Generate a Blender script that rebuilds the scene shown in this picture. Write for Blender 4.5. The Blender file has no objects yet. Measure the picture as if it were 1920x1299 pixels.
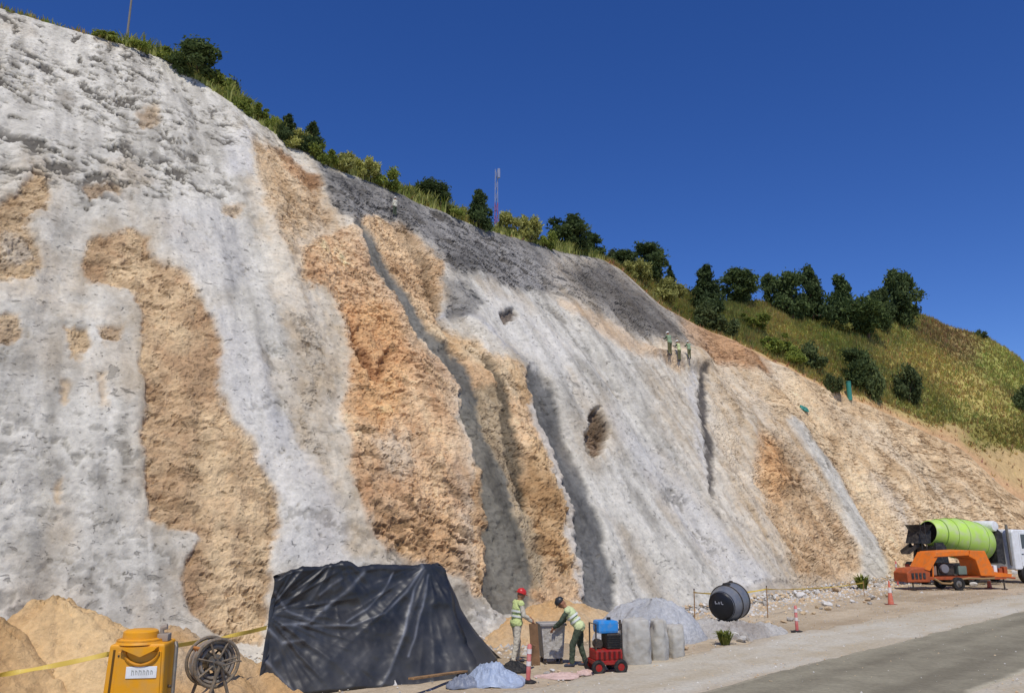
import bpy, bmesh, math, random
import numpy as np
from mathutils import Vector, Matrix, Euler

random.seed(7)
RNG = np.random.default_rng(11)
SC = bpy.context.scene
COL = SC.collection
R = math.radians

# ------------------------------------------------------------------ camera, sky, sun, exposure
CAM_H, PITCH, LENS = 3.36, R(12.7), 28.0
cam_d = bpy.data.cameras.new('camera'); cam_d.lens = LENS; cam_d.sensor_width = 36.0
cam_d.clip_end = 6000.0; cam_d.clip_start = 0.1
cam = bpy.data.objects.new('camera', cam_d); COL.objects.link(cam)
cam.location = (0, 0, CAM_H); cam.rotation_euler = (R(90) + PITCH, 0, 0)
SC.camera = cam

SUN_DIR = Vector((0.02, -0.52, 0.85)).normalized()          # towards the sun
SUN_EL = math.asin(SUN_DIR.z)
SUN_AZ = math.atan2(SUN_DIR.x, SUN_DIR.y)                     # clockwise from +Y
world = bpy.data.worlds.new('World'); SC.world = world; world.use_nodes = True
wn = world.node_tree.nodes; wl = world.node_tree.links; wn.clear()
sky = wn.new('ShaderNodeTexSky'); sky.sky_type = 'NISHITA'; sky.sun_disc = False
sky.sun_elevation = SUN_EL; sky.sun_rotation = SUN_AZ
sky.altitude = 2500.0; sky.air_density = 1.0; sky.dust_density = 0.0; sky.ozone_density = 3.0
hsv = wn.new('ShaderNodeHueSaturation'); hsv.inputs['Hue'].default_value = 0.517
hsv.inputs['Saturation'].default_value = 1.28; hsv.inputs['Value'].default_value = 1.0
bg = wn.new('ShaderNodeBackground'); bg.inputs['Strength'].default_value = 0.128
wo = wn.new('ShaderNodeOutputWorld')
wl.new(sky.outputs[0], hsv.inputs['Color']); wl.new(hsv.outputs[0], bg.inputs[0]); wl.new(bg.outputs[0], wo.inputs[0])

sun_d = bpy.data.lights.new('sun', 'SUN'); sun_d.energy = 3.5; sun_d.angle = R(0.53); sun_d.color = (1.0, 0.945, 0.86)
sun = bpy.data.objects.new('sun', sun_d); COL.objects.link(sun)
sun.rotation_euler = (-SUN_DIR).to_track_quat('-Z', 'Y').to_euler()
SC.view_settings.view_transform = 'Standard'; SC.view_settings.look = 'None'
SC.view_settings.exposure = 0.0; SC.view_settings.gamma = 1.0; SC.view_settings.use_curve_mapping = False
SC.cycles.use_denoising = True
SC.cycles.max_bounces = 6; SC.cycles.diffuse_bounces = 3

# ------------------------------------------------------------------ pixel <-> world helpers
F = LENS / 36.0 * 1920.0; CX, CY = 960.0, 649.5
cP, sP = math.cos(PITCH), math.sin(PITCH)
def ray(px, py):
    a, b, c = px - CX, F, CY - py
    return np.array([a, b * cP - c * sP, b * sP + c * cP])
def gnd(px, py, z=0.0):
    d = ray(px, py); t = (z - CAM_H) / d[2]
    return Vector((d[0] * t, d[1] * t, z))
def at(px, py, Y):
    d = ray(px, py); t = Y / d[1]
    return Vector((d[0] * t, Y, CAM_H + d[2] * t))
def proj(P):
    x, y, z = P[..., 0], P[..., 1], P[..., 2] - CAM_H
    fw = y * cP + z * sP; up = -y * sP + z * cP
    fw = np.maximum(fw, 0.1)
    return CX + F * x / fw, CY - F * up / fw
def mpp(P):                                                   # metres per photo pixel at a point
    return (P[1] * cP + (P[2] - CAM_H) * sP) / F

def lin(r, g, b):
    f = lambda c: (c / 255 / 12.92) if c <= 10 else ((c / 255 + 0.055) / 1.055) ** 2.4
    return np.array([f(r), f(g), f(b)])

# ------------------------------------------------------------------ numpy noise
def _hash(ix, iy, iz, seed):
    h = (ix.astype(np.int64) * 374761393 + iy.astype(np.int64) * 668265263 + iz.astype(np.int64) * 2147483647 + seed * 974634777) & 0xFFFFFFFF
    h = ((h ^ (h >> 13)) * 1274126177) & 0xFFFFFFFF
    h = ((h ^ (h >> 16)) * 2246822519) & 0xFFFFFFFF
    return ((h ^ (h >> 15)) & 0xFFFFFF).astype(np.float64) / 0xFFFFFF
def noise(x, y, z=None, seed=0):
    x = np.asarray(x, float); y = np.asarray(y, float)
    z = np.zeros_like(x) if z is None else np.asarray(z, float)
    ix, iy, iz = np.floor(x), np.floor(y), np.floor(z)
    fx, fy, fz = x - ix, y - iy, z - iz
    u, v, w = [f * f * f * (f * (f * 6 - 15) + 10) for f in (fx, fy, fz)]
    flat = not np.any(z)
    out = 0
    for dz in ((0,) if flat else (0, 1)):
        a = _hash(ix, iy, iz + dz, seed) * (1 - u) + _hash(ix + 1, iy, iz + dz, seed) * u
        b = _hash(ix, iy + 1, iz + dz, seed) * (1 - u) + _hash(ix + 1, iy + 1, iz + dz, seed) * u
        c = a * (1 - v) + b * v
        out = c if flat else out + c * ((1 - w) if dz == 0 else w)
    return out * 2 - 1
def fbm(x, y, z=None, octs=4, seed=0, gain=0.5, lac=2.03):
    o, a, n = 0.0, 1.0, 0.0
    for i in range(octs):
        k = lac ** i
        o = o + a * noise(x * k + i * 7.1, y * k - i * 3.3, None if z is None else z * k, seed + i); n += a; a *= gain
    return o / n
def ridged(x, y, z=None, octs=4, seed=0, gain=0.5):
    o, a, n = 0.0, 1.0, 0.0
    for i in range(octs):
        k = 2.1 ** i
        o = o + a * (1 - np.abs(noise(x * k, y * k, None if z is None else z * k, seed + i)) * 2); n += a; a *= gain
    return o / n
def sstep(a, b, x):
    t = np.clip((x - a) / (b - a), 0, 1); return t * t * (3 - 2 * t)

# ------------------------------------------------------------------ object helpers
def tag(o, label=None, cat=None, group=None, kind=None):
    if label: o['label'] = label
    if cat: o['category'] = cat
    if group: o['group'] = group
    if kind: o['kind'] = kind
    return o
def link(name, me, parent=None, mat=None):
    o = bpy.data.objects.new(name, me); COL.objects.link(o)
    if parent is not None: o.parent = parent
    if mat is not None:
        me.materials.clear(); me.materials.append(mat)
    return o
def thing(name, label, cat, loc=(0, 0, 0), rz=0.0, group=None):
    o = bpy.data.objects.new(name, None); COL.objects.link(o)
    o.location = loc; o.rotation_euler = (0, 0, rz); o.empty_display_size = 0.2
    return tag(o, label, cat, group)
def copy_tree(o, parent=None):
    c = o.copy(); COL.objects.link(c); c.parent = parent
    for ch in list(o.children): copy_tree(ch, c)
    return c
def np_mesh(name, V, Q, smooth=True, cols=None, attrs=None):
    V = np.ascontiguousarray(V, dtype=np.float32); Q = np.ascontiguousarray(Q, dtype=np.int32)
    k = Q.shape[1]; me = bpy.data.meshes.new(name)
    me.vertices.add(len(V)); me.vertices.foreach_set('co', V.ravel())
    me.loops.add(Q.size); me.loops.foreach_set('vertex_index', Q.ravel())
    me.polygons.add(len(Q)); me.polygons.foreach_set('loop_start', np.arange(0, Q.size, k, dtype=np.int32))
    try: me.polygons.foreach_set('loop_total', np.full(len(Q), k, dtype=np.int32))
    except Exception: pass
    me.update(calc_edges=True)
    me.polygons.foreach_set('use_smooth', np.full(len(Q), smooth, dtype=bool))
    if cols is not None:
        a = me.color_attributes.new('tint', 'FLOAT_COLOR', 'POINT')
        c4 = np.ones((len(V), 4), np.float32); c4[:, :3] = cols; a.data.foreach_set('color', c4.ravel())
    for n, arr in (attrs or {}).items():
        a = me.attributes.new(n, 'FLOAT', 'POINT'); a.data.foreach_set('value', np.ascontiguousarray(arr, np.float32))
    me.validate(); return me
def grid_faces(nu, nv):
    i = np.arange(nu - 1)[:, None] * nv + np.arange(nv - 1)[None, :]
    i = i.ravel(); return np.stack([i, i + nv, i + nv + 1, i + 1], 1)

class MB:
    """collects shapes into one mesh"""
    def __init__(s): s.bm = bmesh.new()
    def box(s, c, size, rot=None, bev=0.0, taper=None):
        r = bmesh.ops.create_cube(s.bm, size=1.0); vs = r['verts']
        for v in vs:
            v.co = Vector((v.co.x * size[0], v.co.y * size[1], v.co.z * size[2]))
            if taper and v.co.z > 0: v.co.x *= taper[0]; v.co.y *= taper[1]
        if bev > 0:
            es = list({e for v in vs for e in v.link_edges})
            b = bmesh.ops.bevel(s.bm, geom=es, offset=bev, segments=2, affect='EDGES', profile=0.6)
            vs = list({v for f in b['faces'] for v in f.verts} | {v for v in vs if v.is_valid})
        M = Matrix.Translation(c) @ (Euler(rot).to_matrix().to_4x4() if rot else Matrix())
        bmesh.ops.transform(s.bm, matrix=M, verts=vs); return s
    def tube(s, pts, rad, n=8, cap=True):
        pts = [Vector(p) for p in pts]; rad = rad if isinstance(rad, (list, tuple)) else [rad] * len(pts)
        rings = []; up = Vector((0, 0, 1))
        for i, p in enumerate(pts):
            d = (pts[min(i + 1, len(pts) - 1)] - pts[max(i - 1, 0)]).normalized()
            if abs(d.dot(up)) > 0.95: up = Vector((1, 0, 0)) if abs(d.x) < 0.9 else Vector((0, 1, 0))
            a = d.cross(up).normalized(); b = a.cross(d).normalized(); up = b
            rings.append([s.bm.verts.new(p + (a * math.cos(t) + b * math.sin(t)) * rad[i]) for t in [2 * math.pi * k / n for k in range(n)]])
        for r0, r1 in zip(rings, rings[1:]):
            for k in range(n): s.bm.faces.new((r0[k], r0[(k + 1) % n], r1[(k + 1) % n], r1[k]))
        if cap:
            s.bm.faces.new(list(reversed(rings[0]))); s.bm.faces.new(rings[-1])
        return s
    def lathe(s, prof, n=24, M=None, cap0=True, cap1=True):
        M = M or Matrix(); rings = []
        for r, z in prof:
            rings.append([s.bm.verts.new(M @ Vector((r * math.cos(2 * math.pi * k / n), r * math.sin(2 * math.pi * k / n), z))) for k in range(n)])
        for r0, r1 in zip(rings, rings[1:]):
            for k in range(n): s.bm.faces.new((r0[k], r0[(k + 1) % n], r1[(k + 1) % n], r1[k]))
        if cap0: s.bm.faces.new(list(reversed(rings[0])))
        if cap1: s.bm.faces.new(rings[-1])
        return s
    def torus(s, c, Rr, r, M=None, n=28, m=8):
        M = (M or Matrix()); base = [[M @ (Vector(c) + Vector(((Rr + r * math.cos(b)) * math.cos(a), (Rr + r * math.cos(b)) * math.sin(a), r * math.sin(b))))
              for b in [2 * math.pi * j / m for j in range(m)]] for a in [2 * math.pi * i / n for i in range(n)]]
        rv = [[s.bm.verts.new(p) for p in ring] for ring in base]
        for i in range(n):
            for j in range(m): s.bm.faces.new((rv[i][j], rv[(i + 1) % n][j], rv[(i + 1) % n][(j + 1) % m], rv[i][(j + 1) % m]))
        return s
    def ball(s, c, rad, seg=12, rings=8, rot=None):
        r = bmesh.ops.create_uvsphere(s.bm, u_segments=seg, v_segments=rings, radius=1.0)
        rad = rad if isinstance(rad, (tuple, list)) else (rad,) * 3
        M = Matrix.Translation(c) @ (Euler(rot).to_matrix().to_4x4() if rot else Matrix()) @ Matrix.Diagonal((*rad, 1))
        bmesh.ops.transform(s.bm, matrix=M, verts=r['verts']); return s
    def prism(s, pts, h0, h1, axis='z'):
        f = {'z': lambda p, h: (p[0], p[1], h), 'y': lambda p, h: (p[0], h, p[1]), 'x': lambda p, h: (h, p[0], p[1])}[axis]
        a = [s.bm.verts.new(f(p, h0)) for p in pts]; b = [s.bm.verts.new(f(p, h1)) for p in pts]; n = len(pts)
        s.bm.faces.new(list(reversed(a))); s.bm.faces.new(b)
        for k in range(n): s.bm.faces.new((a[k], a[(k + 1) % n], b[(k + 1) % n], b[k]))
        return s
    def build(s, name, mat, parent=None, smooth=False, angle=None):
        bmesh.ops.recalc_face_normals(s.bm, faces=s.bm.faces[:])
        me = bpy.data.meshes.new(name)
        if smooth:
            for f in s.bm.faces: f.smooth = True
            lim = R(angle or 40)
            for e in s.bm.edges:
                if len(e.link_faces) == 2 and e.calc_face_angle(0) > lim: e.smooth = False
        s.bm.to_mesh(me); s.bm.free()
        return link(name, me, parent, mat)

# ------------------------------------------------------------------ materials
MATS = {}
def mat(name, col, rough=0.8, metal=0.0, var=0.12, vscale=3.0, bump=0.0, bscale=40.0, dirt=None, dirt_amt=0.0, spec=0.4, sub=0.0):
    """Principled with procedural colour variation, optional dust and bump"""
    if name in MATS: return MATS[name]
    m = bpy.data.materials.new(name); m.use_nodes = True; nt = m.node_tree; N = nt.nodes; L = nt.links
    p = N['Principled BSDF']; p.inputs['Roughness'].default_value = rough; p.inputs['Metallic'].default_value = metal
    p.inputs['Specular IOR Level'].default_value = spec
    tc = N.new('ShaderNodeTexCoord'); nz = N.new('ShaderNodeTexNoise'); nz.inputs['Scale'].default_value = vscale
    nz.inputs['Detail'].default_value = 6; L.new(tc.outputs['Object'], nz.inputs['Vector'])
    rp = N.new('ShaderNodeValToRGB'); rp.color_ramp.elements[0].position = 0.3; rp.color_ramp.elements[1].position = 0.7
    c = np.array(col[:3]); lo, hi = np.clip(c * (1 - var), 0, 1), np.clip(c * (1 + var), 0, 1)
    rp.color_ramp.elements[0].color = (*lo, 1); rp.color_ramp.elements[1].color = (*hi, 1)
    L.new(nz.outputs['Fac'], rp.inputs['Fac']); out = rp.outputs['Color']
    if dirt is not None:
        n2 = N.new('ShaderNodeTexNoise'); n2.inputs['Scale'].default_value = vscale * 2.3; n2.inputs['Detail'].default_value = 8
        L.new(tc.outputs['Object'], n2.inputs['Vector'])
        mr = N.new('ShaderNodeMapRange'); mr.inputs['From Min'].default_value = 0.45; mr.inputs['From Max'].default_value = 0.7
        mr.inputs['To Max'].default_value = dirt_amt; L.new(n2.outputs['Fac'], mr.inputs['Value'])
        mx = N.new('ShaderNodeMixRGB'); mx.inputs['Color2'].default_value = (*dirt, 1)
        L.new(mr.outputs[0], mx.inputs['Fac']); L.new(out, mx.inputs['Color1']); out = mx.outputs[0]
    L.new(out, p.inputs['Base Color'])
    if bump > 0:
        n3 = N.new('ShaderNodeTexNoise'); n3.inputs['Scale'].default_value = bscale; n3.inputs['Detail'].default_value = 6
        L.new(tc.outputs['Object'], n3.inputs['Vector'])
        b = N.new('ShaderNodeBump'); b.inputs['Strength'].default_value = bump; b.inputs['Distance'].default_value = 0.05
        L.new(n3.outputs['Fac'], b.inputs['Height']); L.new(b.outputs[0], p.inputs['Normal'])
    MATS[name] = m; return m
def tint_mat(name, rough=0.9, scale=14.0, amp=0.3, bump=0.5, bscale=9.0, bdist=0.06, spec=0.2, objrand=0.0, transl=0.0, pits=None):
    """base colour from the mesh's own 'tint' attribute times fine procedural grain"""
    m = bpy.data.materials.new(name); m.use_nodes = True; nt = m.node_tree; N = nt.nodes; L = nt.links
    p = N['Principled BSDF']; p.inputs['Roughness'].default_value = rough; p.inputs['Specular IOR Level'].default_value = spec
    a = N.new('ShaderNodeAttribute'); a.attribute_name = 'tint'
    tc = N.new('ShaderNodeTexCoord'); nz = N.new('ShaderNodeTexNoise'); nz.inputs['Scale'].default_value = scale
    nz.inputs['Detail'].default_value = 8; nz.inputs['Roughness'].default_value = 0.65
    L.new(tc.outputs['Object'], nz.inputs['Vector'])
    mr = N.new('ShaderNodeMapRange'); mr.inputs['From Min'].default_value = 0.25; mr.inputs['From Max'].default_value = 0.75
    mr.inputs['To Min'].default_value = 1 - amp; mr.inputs['To Max'].default_value = 1 + amp
    L.new(nz.outputs['Fac'], mr.inputs['Value'])
    mx = N.new('ShaderNodeVectorMath'); mx.operation = 'SCALE'
    L.new(a.outputs['Color'], mx.inputs[0]); L.new(mr.outputs[0], mx.inputs['Scale']); out = mx.outputs[0]
    if objrand > 0:
        oi = N.new('ShaderNodeObjectInfo'); m2 = N.new('ShaderNodeMapRange')
        m2.inputs['To Min'].default_value = 1 - objrand; m2.inputs['To Max'].default_value = 1 + objrand
        L.new(oi.outputs['Random'], m2.inputs['Value'])
        sc = N.new('ShaderNodeVectorMath'); sc.operation = 'SCALE'; L.new(out, sc.inputs[0]); L.new(m2.outputs[0], sc.inputs['Scale']); out = sc.outputs[0]
    pit_out = None
    if pits:                                                   # chips and crevices, darkened in colour for their shade: (scale, threshold, strength, dark colour)
        mp = N.new('ShaderNodeMapping'); mp.inputs['Rotation'].default_value = (0.4, 0.25, 0.3); mp.inputs['Scale'].default_value = (1, 1, 1.7)
        L.new(tc.outputs['Object'], mp.inputs[0]); cur = out
        for k, (ps, th0, amt) in enumerate(pits[0]):
            q = N.new('ShaderNodeTexNoise'); q.inputs['Scale'].default_value = ps; q.inputs['Detail'].default_value = 7; q.inputs['Roughness'].default_value = 0.62; q.inputs['Distortion'].default_value = 0.6
            L.new(mp.outputs[0], q.inputs['Vector'])
            r2 = N.new('ShaderNodeMapRange'); r2.inputs['From Min'].default_value = th0; r2.inputs['From Max'].default_value = th0 - 0.045; r2.inputs['To Max'].default_value = amt
            L.new(q.outputs['Fac'], r2.inputs['Value'])
            mm = N.new('ShaderNodeMixRGB'); mm.inputs['Color2'].default_value = (*pits[1], 1); L.new(r2.outputs[0], mm.inputs['Fac']); L.new(cur, mm.inputs['Color1']); cur = mm.outputs[0]
            if pit_out is None: pit_out = r2.outputs[0]
            else:
                ad = N.new('ShaderNodeMath'); ad.operation = 'ADD'; L.new(pit_out, ad.inputs[0]); L.new(r2.outputs[0], ad.inputs[1]); pit_out = ad.outputs[0]
        out = cur
    L.new(out, p.inputs['Base Color'])
    if bump > 0:
        n3 = N.new('ShaderNodeTexNoise'); n3.inputs['Scale'].default_value = bscale; n3.inputs['Detail'].default_value = 9
        n3.inputs['Roughness'].default_value = 0.7
        L.new(tc.outputs['Object'], n3.inputs['Vector']); hgt = n3.outputs['Fac']
        if pit_out is not None:
            sb = N.new('ShaderNodeMath'); sb.operation = 'MULTIPLY_ADD'; sb.inputs[1].default_value = -1.2; L.new(pit_out, sb.inputs[0]); L.new(hgt, sb.inputs[2]); hgt = sb.outputs[0]
        b = N.new('ShaderNodeBump'); b.inputs['Strength'].default_value = bump; b.inputs['Distance'].default_value = bdist
        L.new(hgt, b.inputs['Height']); L.new(b.outputs[0], p.inputs['Normal'])
    if transl > 0:
        t = N.new('ShaderNodeBsdfTranslucent'); L.new(out, t.inputs['Color'])
        ms = N.new('ShaderNodeMixShader'); ms.inputs['Fac'].default_value = transl
        o = N['Material Output']; L.new(p.outputs[0], ms.inputs[1]); L.new(t.outputs[0], ms.inputs[2]); L.new(ms.outputs[0], o.inputs['Surface'])
    return m

# ================================================================== THE CUT SLOPE
TOE = np.array([(-34, 1.5), (-27, 6), (-20, 10.5), (-12, 15.6), (-5, 20.4), (0.7, 25.4), (7, 32), (14, 40), (21, 48.4), (28, 54.5), (37, 60.5), (52, 69), (75, 81), (100, 93)], float)
def smooth_curve(P, n=2400):
    d = np.r_[0, np.cumsum(np.hypot(*np.diff(P, axis=0).T))]
    s = np.linspace(0, d[-1], n); C = np.stack([np.interp(s, d, P[:, k]) for k in (0, 1)], 1)
    k = 160; w = np.hanning(2 * k + 1); w /= w.sum()
    Cp = np.concatenate([C[:1] + (C[:1] - C[1:k + 1][::-1]), C, C[-1:] + (C[-1:] - C[-k - 1:-1][::-1])])
    return np.stack([np.convolve(Cp[:, j], w, 'valid') for j in (0, 1)], 1)
tc_ = smooth_curve(TOE)
ts_ = np.r_[0, np.cumsum(np.hypot(*np.diff(tc_, axis=0).T))]
tt_ = np.gradient(tc_, axis=0); tt_ /= np.linalg.norm(tt_, axis=1)[:, None]
def toe_at(s):
    c = np.stack([np.interp(s, ts_, tc_[:, k]) for k in (0, 1)], -1)
    t = np.stack([np.interp(s, ts_, tt_[:, k]) for k in (0, 1)], -1); t /= np.linalg.norm(t, axis=-1)[..., None]
    return c, np.stack([-t[..., 1], t[..., 0]], -1)             # point, inward normal

# slope profile: talus flare at the toe, steep middle, easing towards the crest
vv = np.linspace(0, 60, 1201)
th = np.radians(34 + 25 * sstep(0.0, 2.6, vv) - 9 * sstep(8, 26, vv))
pd_ = np.r_[0, np.cumsum(np.cos(th[:-1]) * 0.05)]; pz_ = np.r_[0, np.cumsum(np.sin(th[:-1]) * 0.05)] - 0.25

CREST = np.array([(-1500, -700), (-700, -330), (-300, -170), (0, -45), (90, 0), (150, 20), (200, 45), (300, 97), (400, 170), (500, 238), (560, 277), (610, 310),
    (700, 345), (800, 386), (900, 426), (1000, 456), (1060, 474), (1130, 488), (1180, 516), (1210, 548), (1240, 572), (1300, 604), (1402, 655),
    (1490, 700), (1566, 735), (1676, 779), (1740, 812), (1803, 841), (1854, 890), (1892, 922), (1925, 945), (2000, 972), (2300, 1000), (3000, 1010)], float)

NU, NV = 1080, 560
# columns denser where the slope is near
dens = 1 / np.maximum(np.hypot(tc_[:, 0], tc_[:, 1]), 14) ** 0.9
dens[(np.arctan2(tc_[:, 0], tc_[:, 1]) > 0.72)] *= 0.35
dens[tc_[:, 0] < -14] *= 0.3
cd = np.r_[0, np.cumsum(dens[:-1])]; cd /= cd[-1]
S = np.interp(np.linspace(0, 1, NU), cd, ts_)
Cb, Nin = toe_at(S)
# find the crest height of every column
tv = np.linspace(0.5, 50, 500)
Pt = np.zeros((NU, 500, 3)); dd = np.interp(tv, vv, pd_); zz = np.interp(tv, vv, pz_)
Pt[:, :, :2] = Cb[:, None] + Nin[:, None] * dd[None, :, None]; Pt[:, :, 2] = zz
qx, qy = proj(Pt); above = qy < np.interp(qx, CREST[:, 0], CREST[:, 1])
vt = np.where(above.any(1), tv[above.argmax(1)], 50.0)
vt = np.clip(vt, 2.0, 33.0)
k = np.hanning(15); k /= k.sum(); vt = np.convolve(np.pad(vt, 7, 'edge'), k, 'valid')
VV = vt[:, None] * np.linspace(0, 1, NV)[None, :] ** 0.97
SS = np.repeat(S[:, None], NV, 1)
D0, Z0 = np.interp(VV, vv, pd_), np.interp(VV, vv, pz_); TH = np.interp(VV, vv, th)
P0 = np.empty((NU, NV, 3)); P0[..., :2] = Cb[:, None] + Nin[:, None] * D0[..., None]; P0[..., 2] = Z0
Nrm = np.empty_like(P0); Nrm[..., :2] = -Nin[:, None] * np.sin(TH)[..., None]; Nrm[..., 2] = np.cos(TH)

# ---- zones, traced on the photograph and laid onto the slope surface
GX0, GY0, GS = -420.0, -420.0, 6.0
gxs = np.arange(GX0, 2400, GS); gys = np.arange(GY0, 1500, GS)
GXX, GYY = np.meshgrid(gxs, gys, indexing='ij')
def sd_poly(pts):
    pts = np.array(pts, float); d2 = np.full(GXX.shape, 1e9); ins = np.zeros(GXX.shape, bool)
    for (x0, y0), (x1, y1) in zip(pts, np.roll(pts, -1, 0)):
        ex, ey = x1 - x0, y1 - y0; wx, wy = GXX - x0, GYY - y0
        t = np.clip((wx * ex + wy * ey) / max(ex * ex + ey * ey, 1e-9), 0, 1)
        d2 = np.minimum(d2, (wx - t * ex) ** 2 + (wy - t * ey) ** 2)
        c = ((y0 > GYY) != (y1 > GYY))
        with np.errstate(divide='ignore', invalid='ignore'):
            ins ^= c & (GXX < (x1 - x0) * (GYY - y0) / (y1 - y0 + 1e-12) + x0)
    d = np.sqrt(d2); return np.where(ins, -d, d)
def sd_line(pts, wid):
    pts = np.array(pts, float); out = np.full(GXX.shape, 1e9)
    wid = wid if isinstance(wid, (list, tuple)) else [wid] * len(pts)
    for i in range(len(pts) - 1):
        (x0, y0), (x1, y1) = pts[i], pts[i + 1]; ex, ey = x1 - x0, y1 - y0
        t = np.clip(((GXX - x0) * ex + (GYY - y0) * ey) / max(ex * ex + ey * ey, 1e-9), 0, 1)
        d = np.hypot(GXX - x0 - t * ex, GYY - y0 - t * ey) - (wid[i] * (1 - t) + wid[i + 1] * t)
        out = np.minimum(out, d)
    return out
def sample(G, x, y):
    fx = np.clip((x - GX0) / GS, 0, G.shape[0] - 1.001); fy = np.clip((y - GY0) / GS, 0, G.shape[1] - 1.001)
    i, j = fx.astype(int), fy.astype(int); u, v = fx - i, fy - j
    return (G[i, j] * (1 - u) + G[i + 1, j] * u) * (1 - v) + (G[i, j + 1] * (1 - u) + G[i + 1, j + 1] * u) * v

QX, QY = proj(P0)
a1 = fbm(SS * 0.55, VV * 0.55, octs=4, seed=3); a2 = fbm(SS * 0.55, VV * 0.55, octs=4, seed=9)
sc_ = np.clip(20.0 / np.hypot(P0[..., 0], P0[..., 1]), 0.25, 1.3)
b1 = fbm(SS * 3.1, VV * 2.4, octs=3, seed=23); b2 = fbm(SS * 3.1, VV * 2.4, octs=3, seed=29)
c1 = fbm(SS * 9, VV * 8, octs=2, seed=33)
WX, WY = QX + (a1 * 20 + b1 * 10 + c1 * 5) * sc_, QY + (a2 * 20 + b2 * 10 + c1 * 5) * sc_
m1 = fbm(SS * 0.9, VV * 0.5, octs=5, seed=41)                # colour mottling
m2 = fbm(SS * 3.3, VV * 2.6, octs=4, seed=51)
mstreak = fbm(SS * 2.2, VV * 0.20, octs=4, seed=61)          # run-down streaks

SHOT_A, SHOT_B = lin(212, 207, 193), lin(160, 155, 143)
ROCK_A, ROCK_B = lin(214, 186, 144), lin(160, 130, 94)
PALE_A, PALE_B = lin(214, 204, 184), lin(186, 168, 140)
ORNG_A, ORNG_B = lin(230, 182, 126), lin(190, 136, 84)
DARK_A, DARK_B = lin(136, 133, 127), lin(84, 82, 79)
BLAK_A, BLAK_B = lin(104, 101, 97), lin(66, 64, 62)
GULL_A, GULL_B = lin(120, 118, 110), lin(82, 81, 76)
WHIT_A, WHIT_B = lin(212, 208, 198), lin(182, 178, 169)
CREAM_A, CREAM_B = lin(232, 207, 168), lin(200, 170, 130)
RUST_A, RUST_B = lin(200, 160, 120), lin(152, 112, 76)
BRWN_A, BRWN_B = lin(222, 194, 154), lin(178, 146, 108)

# (distance field, colours, strength, softness px, roughness, offset m, shotcrete 0..1, bedding)
Z = []
def zone(sd, A, B, amt=1.0, soft=7, rough=0.3, off=0.0, shot=1.0, bed=0.0):
    if shot == 0.0 and amt >= 0.85 and A[0] > A[2] * 1.15: Z.append((sd - 20, PALE_A, PALE_B, 0.7, 40, 0.25, 0.0, 1.0, 0.0))   # soil washed thinly over the concrete round bare earth
    Z.append((sd, A, B, amt, soft, rough, off, shot, bed))
# right-hand bare slope
zone(sd_poly([(1225, 560), (1420, 600), (1700, 700), (2400, 900), (2400, 1300), (1650, 1130), (1500, 1100), (1420, 1010), (1350, 880), (1330, 700), (1230, 655)]), CREAM_A, CREAM_B, 1, 16, 0.5, 0.0, 0.0, 0.3)
zone(sd_poly([(1200, 690), (1290, 670), (1420, 720), (1450, 800), (1420, 870), (1440, 960), (1500, 1090), (1390, 1040), (1310, 920), (1240, 800)]), PALE_A, PALE_B, 0.65, 22, 0.4, 0, 0.6, 0)
zone(sd_poly([(1225, 568), (1300, 590), (1420, 650), (1450, 700), (1400, 690), (1310, 655), (1255, 620)]), RUST_A, RUST_B, 0.95, 8, 0.8, 0.0, 0.0, 0.3)
zone(sd_poly([(1425, 790), (1470, 830), (1520, 910), (1580, 980), (1610, 1060), (1560, 1100), (1495, 1075), (1460, 990), (1430, 890)]), BRWN_A, BRWN_B, 0.9, 14, 1.0, -0.2, 0.0, 0.6)
zone(sd_poly([(1420, 810), (1450, 830), (1480, 900), (1470, 940), (1440, 900)]), ORNG_A, ORNG_B, 0.7, 14, 0.8, 0, 0, 0.3)
zone(sd_line([(1480, 790), (1540, 860), (1590, 940), (1625, 1020), (1640, 1100)], [8, 16, 18, 18, 26]), SHOT_A, SHOT_B, 0.95, 8, 0.25, 0.05, 1.0)
zone(sd_line([(1640, 890), (1690, 950), (1720, 1000)], [8, 12, 10]), WHIT_A, PALE_B, 0.5, 14, 0.4, 0, 0.6)
zone(sd_line([(1560, 760), (1680, 850), (1800, 930)], [10, 20, 14]), PALE_A, PALE_B, 0.45, 26, 0.6, 0, 0.1)
# left tan rock
zone(sd_poly([(170, 440), (245, 425), (278, 440), (282, 482), (300, 505), (345, 525), (375, 570), (396, 605), (408, 660), (411, 730), (430, 770), (465, 820), (490, 870), (505, 930), (513, 1000), (506, 1060), (505, 1200), (420, 1190), (370, 1150), (340, 1110), (345, 1060), (372, 1010), (330, 985), (290, 960), (280, 900), (285, 850), (275, 800), (280, 750), (268, 700), (275, 640), (270, 590), (255, 555), (215, 530), (160, 520), (148, 480)]), lin(224, 196, 154), lin(182, 150, 114), 1, 7, 0.5, -0.12, 0.0, 0.35)
zone(sd_poly([(-420, 420), (-120, 420), (0, 385), (40, 335), (70, 312), (100, 330), (95, 380), (60, 405), (48, 430), (62, 460), (78, 492), (60, 520), (-60, 540), (-420, 560)]), ROCK_A, ROCK_B, 0.9, 9, 0.8, -0.15, 0.0, 0.5)
zone(sd_poly([(0, 430), (40, 440), (60, 480), (30, 500), (0, 495)]), PALE_A, SHOT_B, 0.6, 9, 0.5, 0, 0.3)
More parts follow.
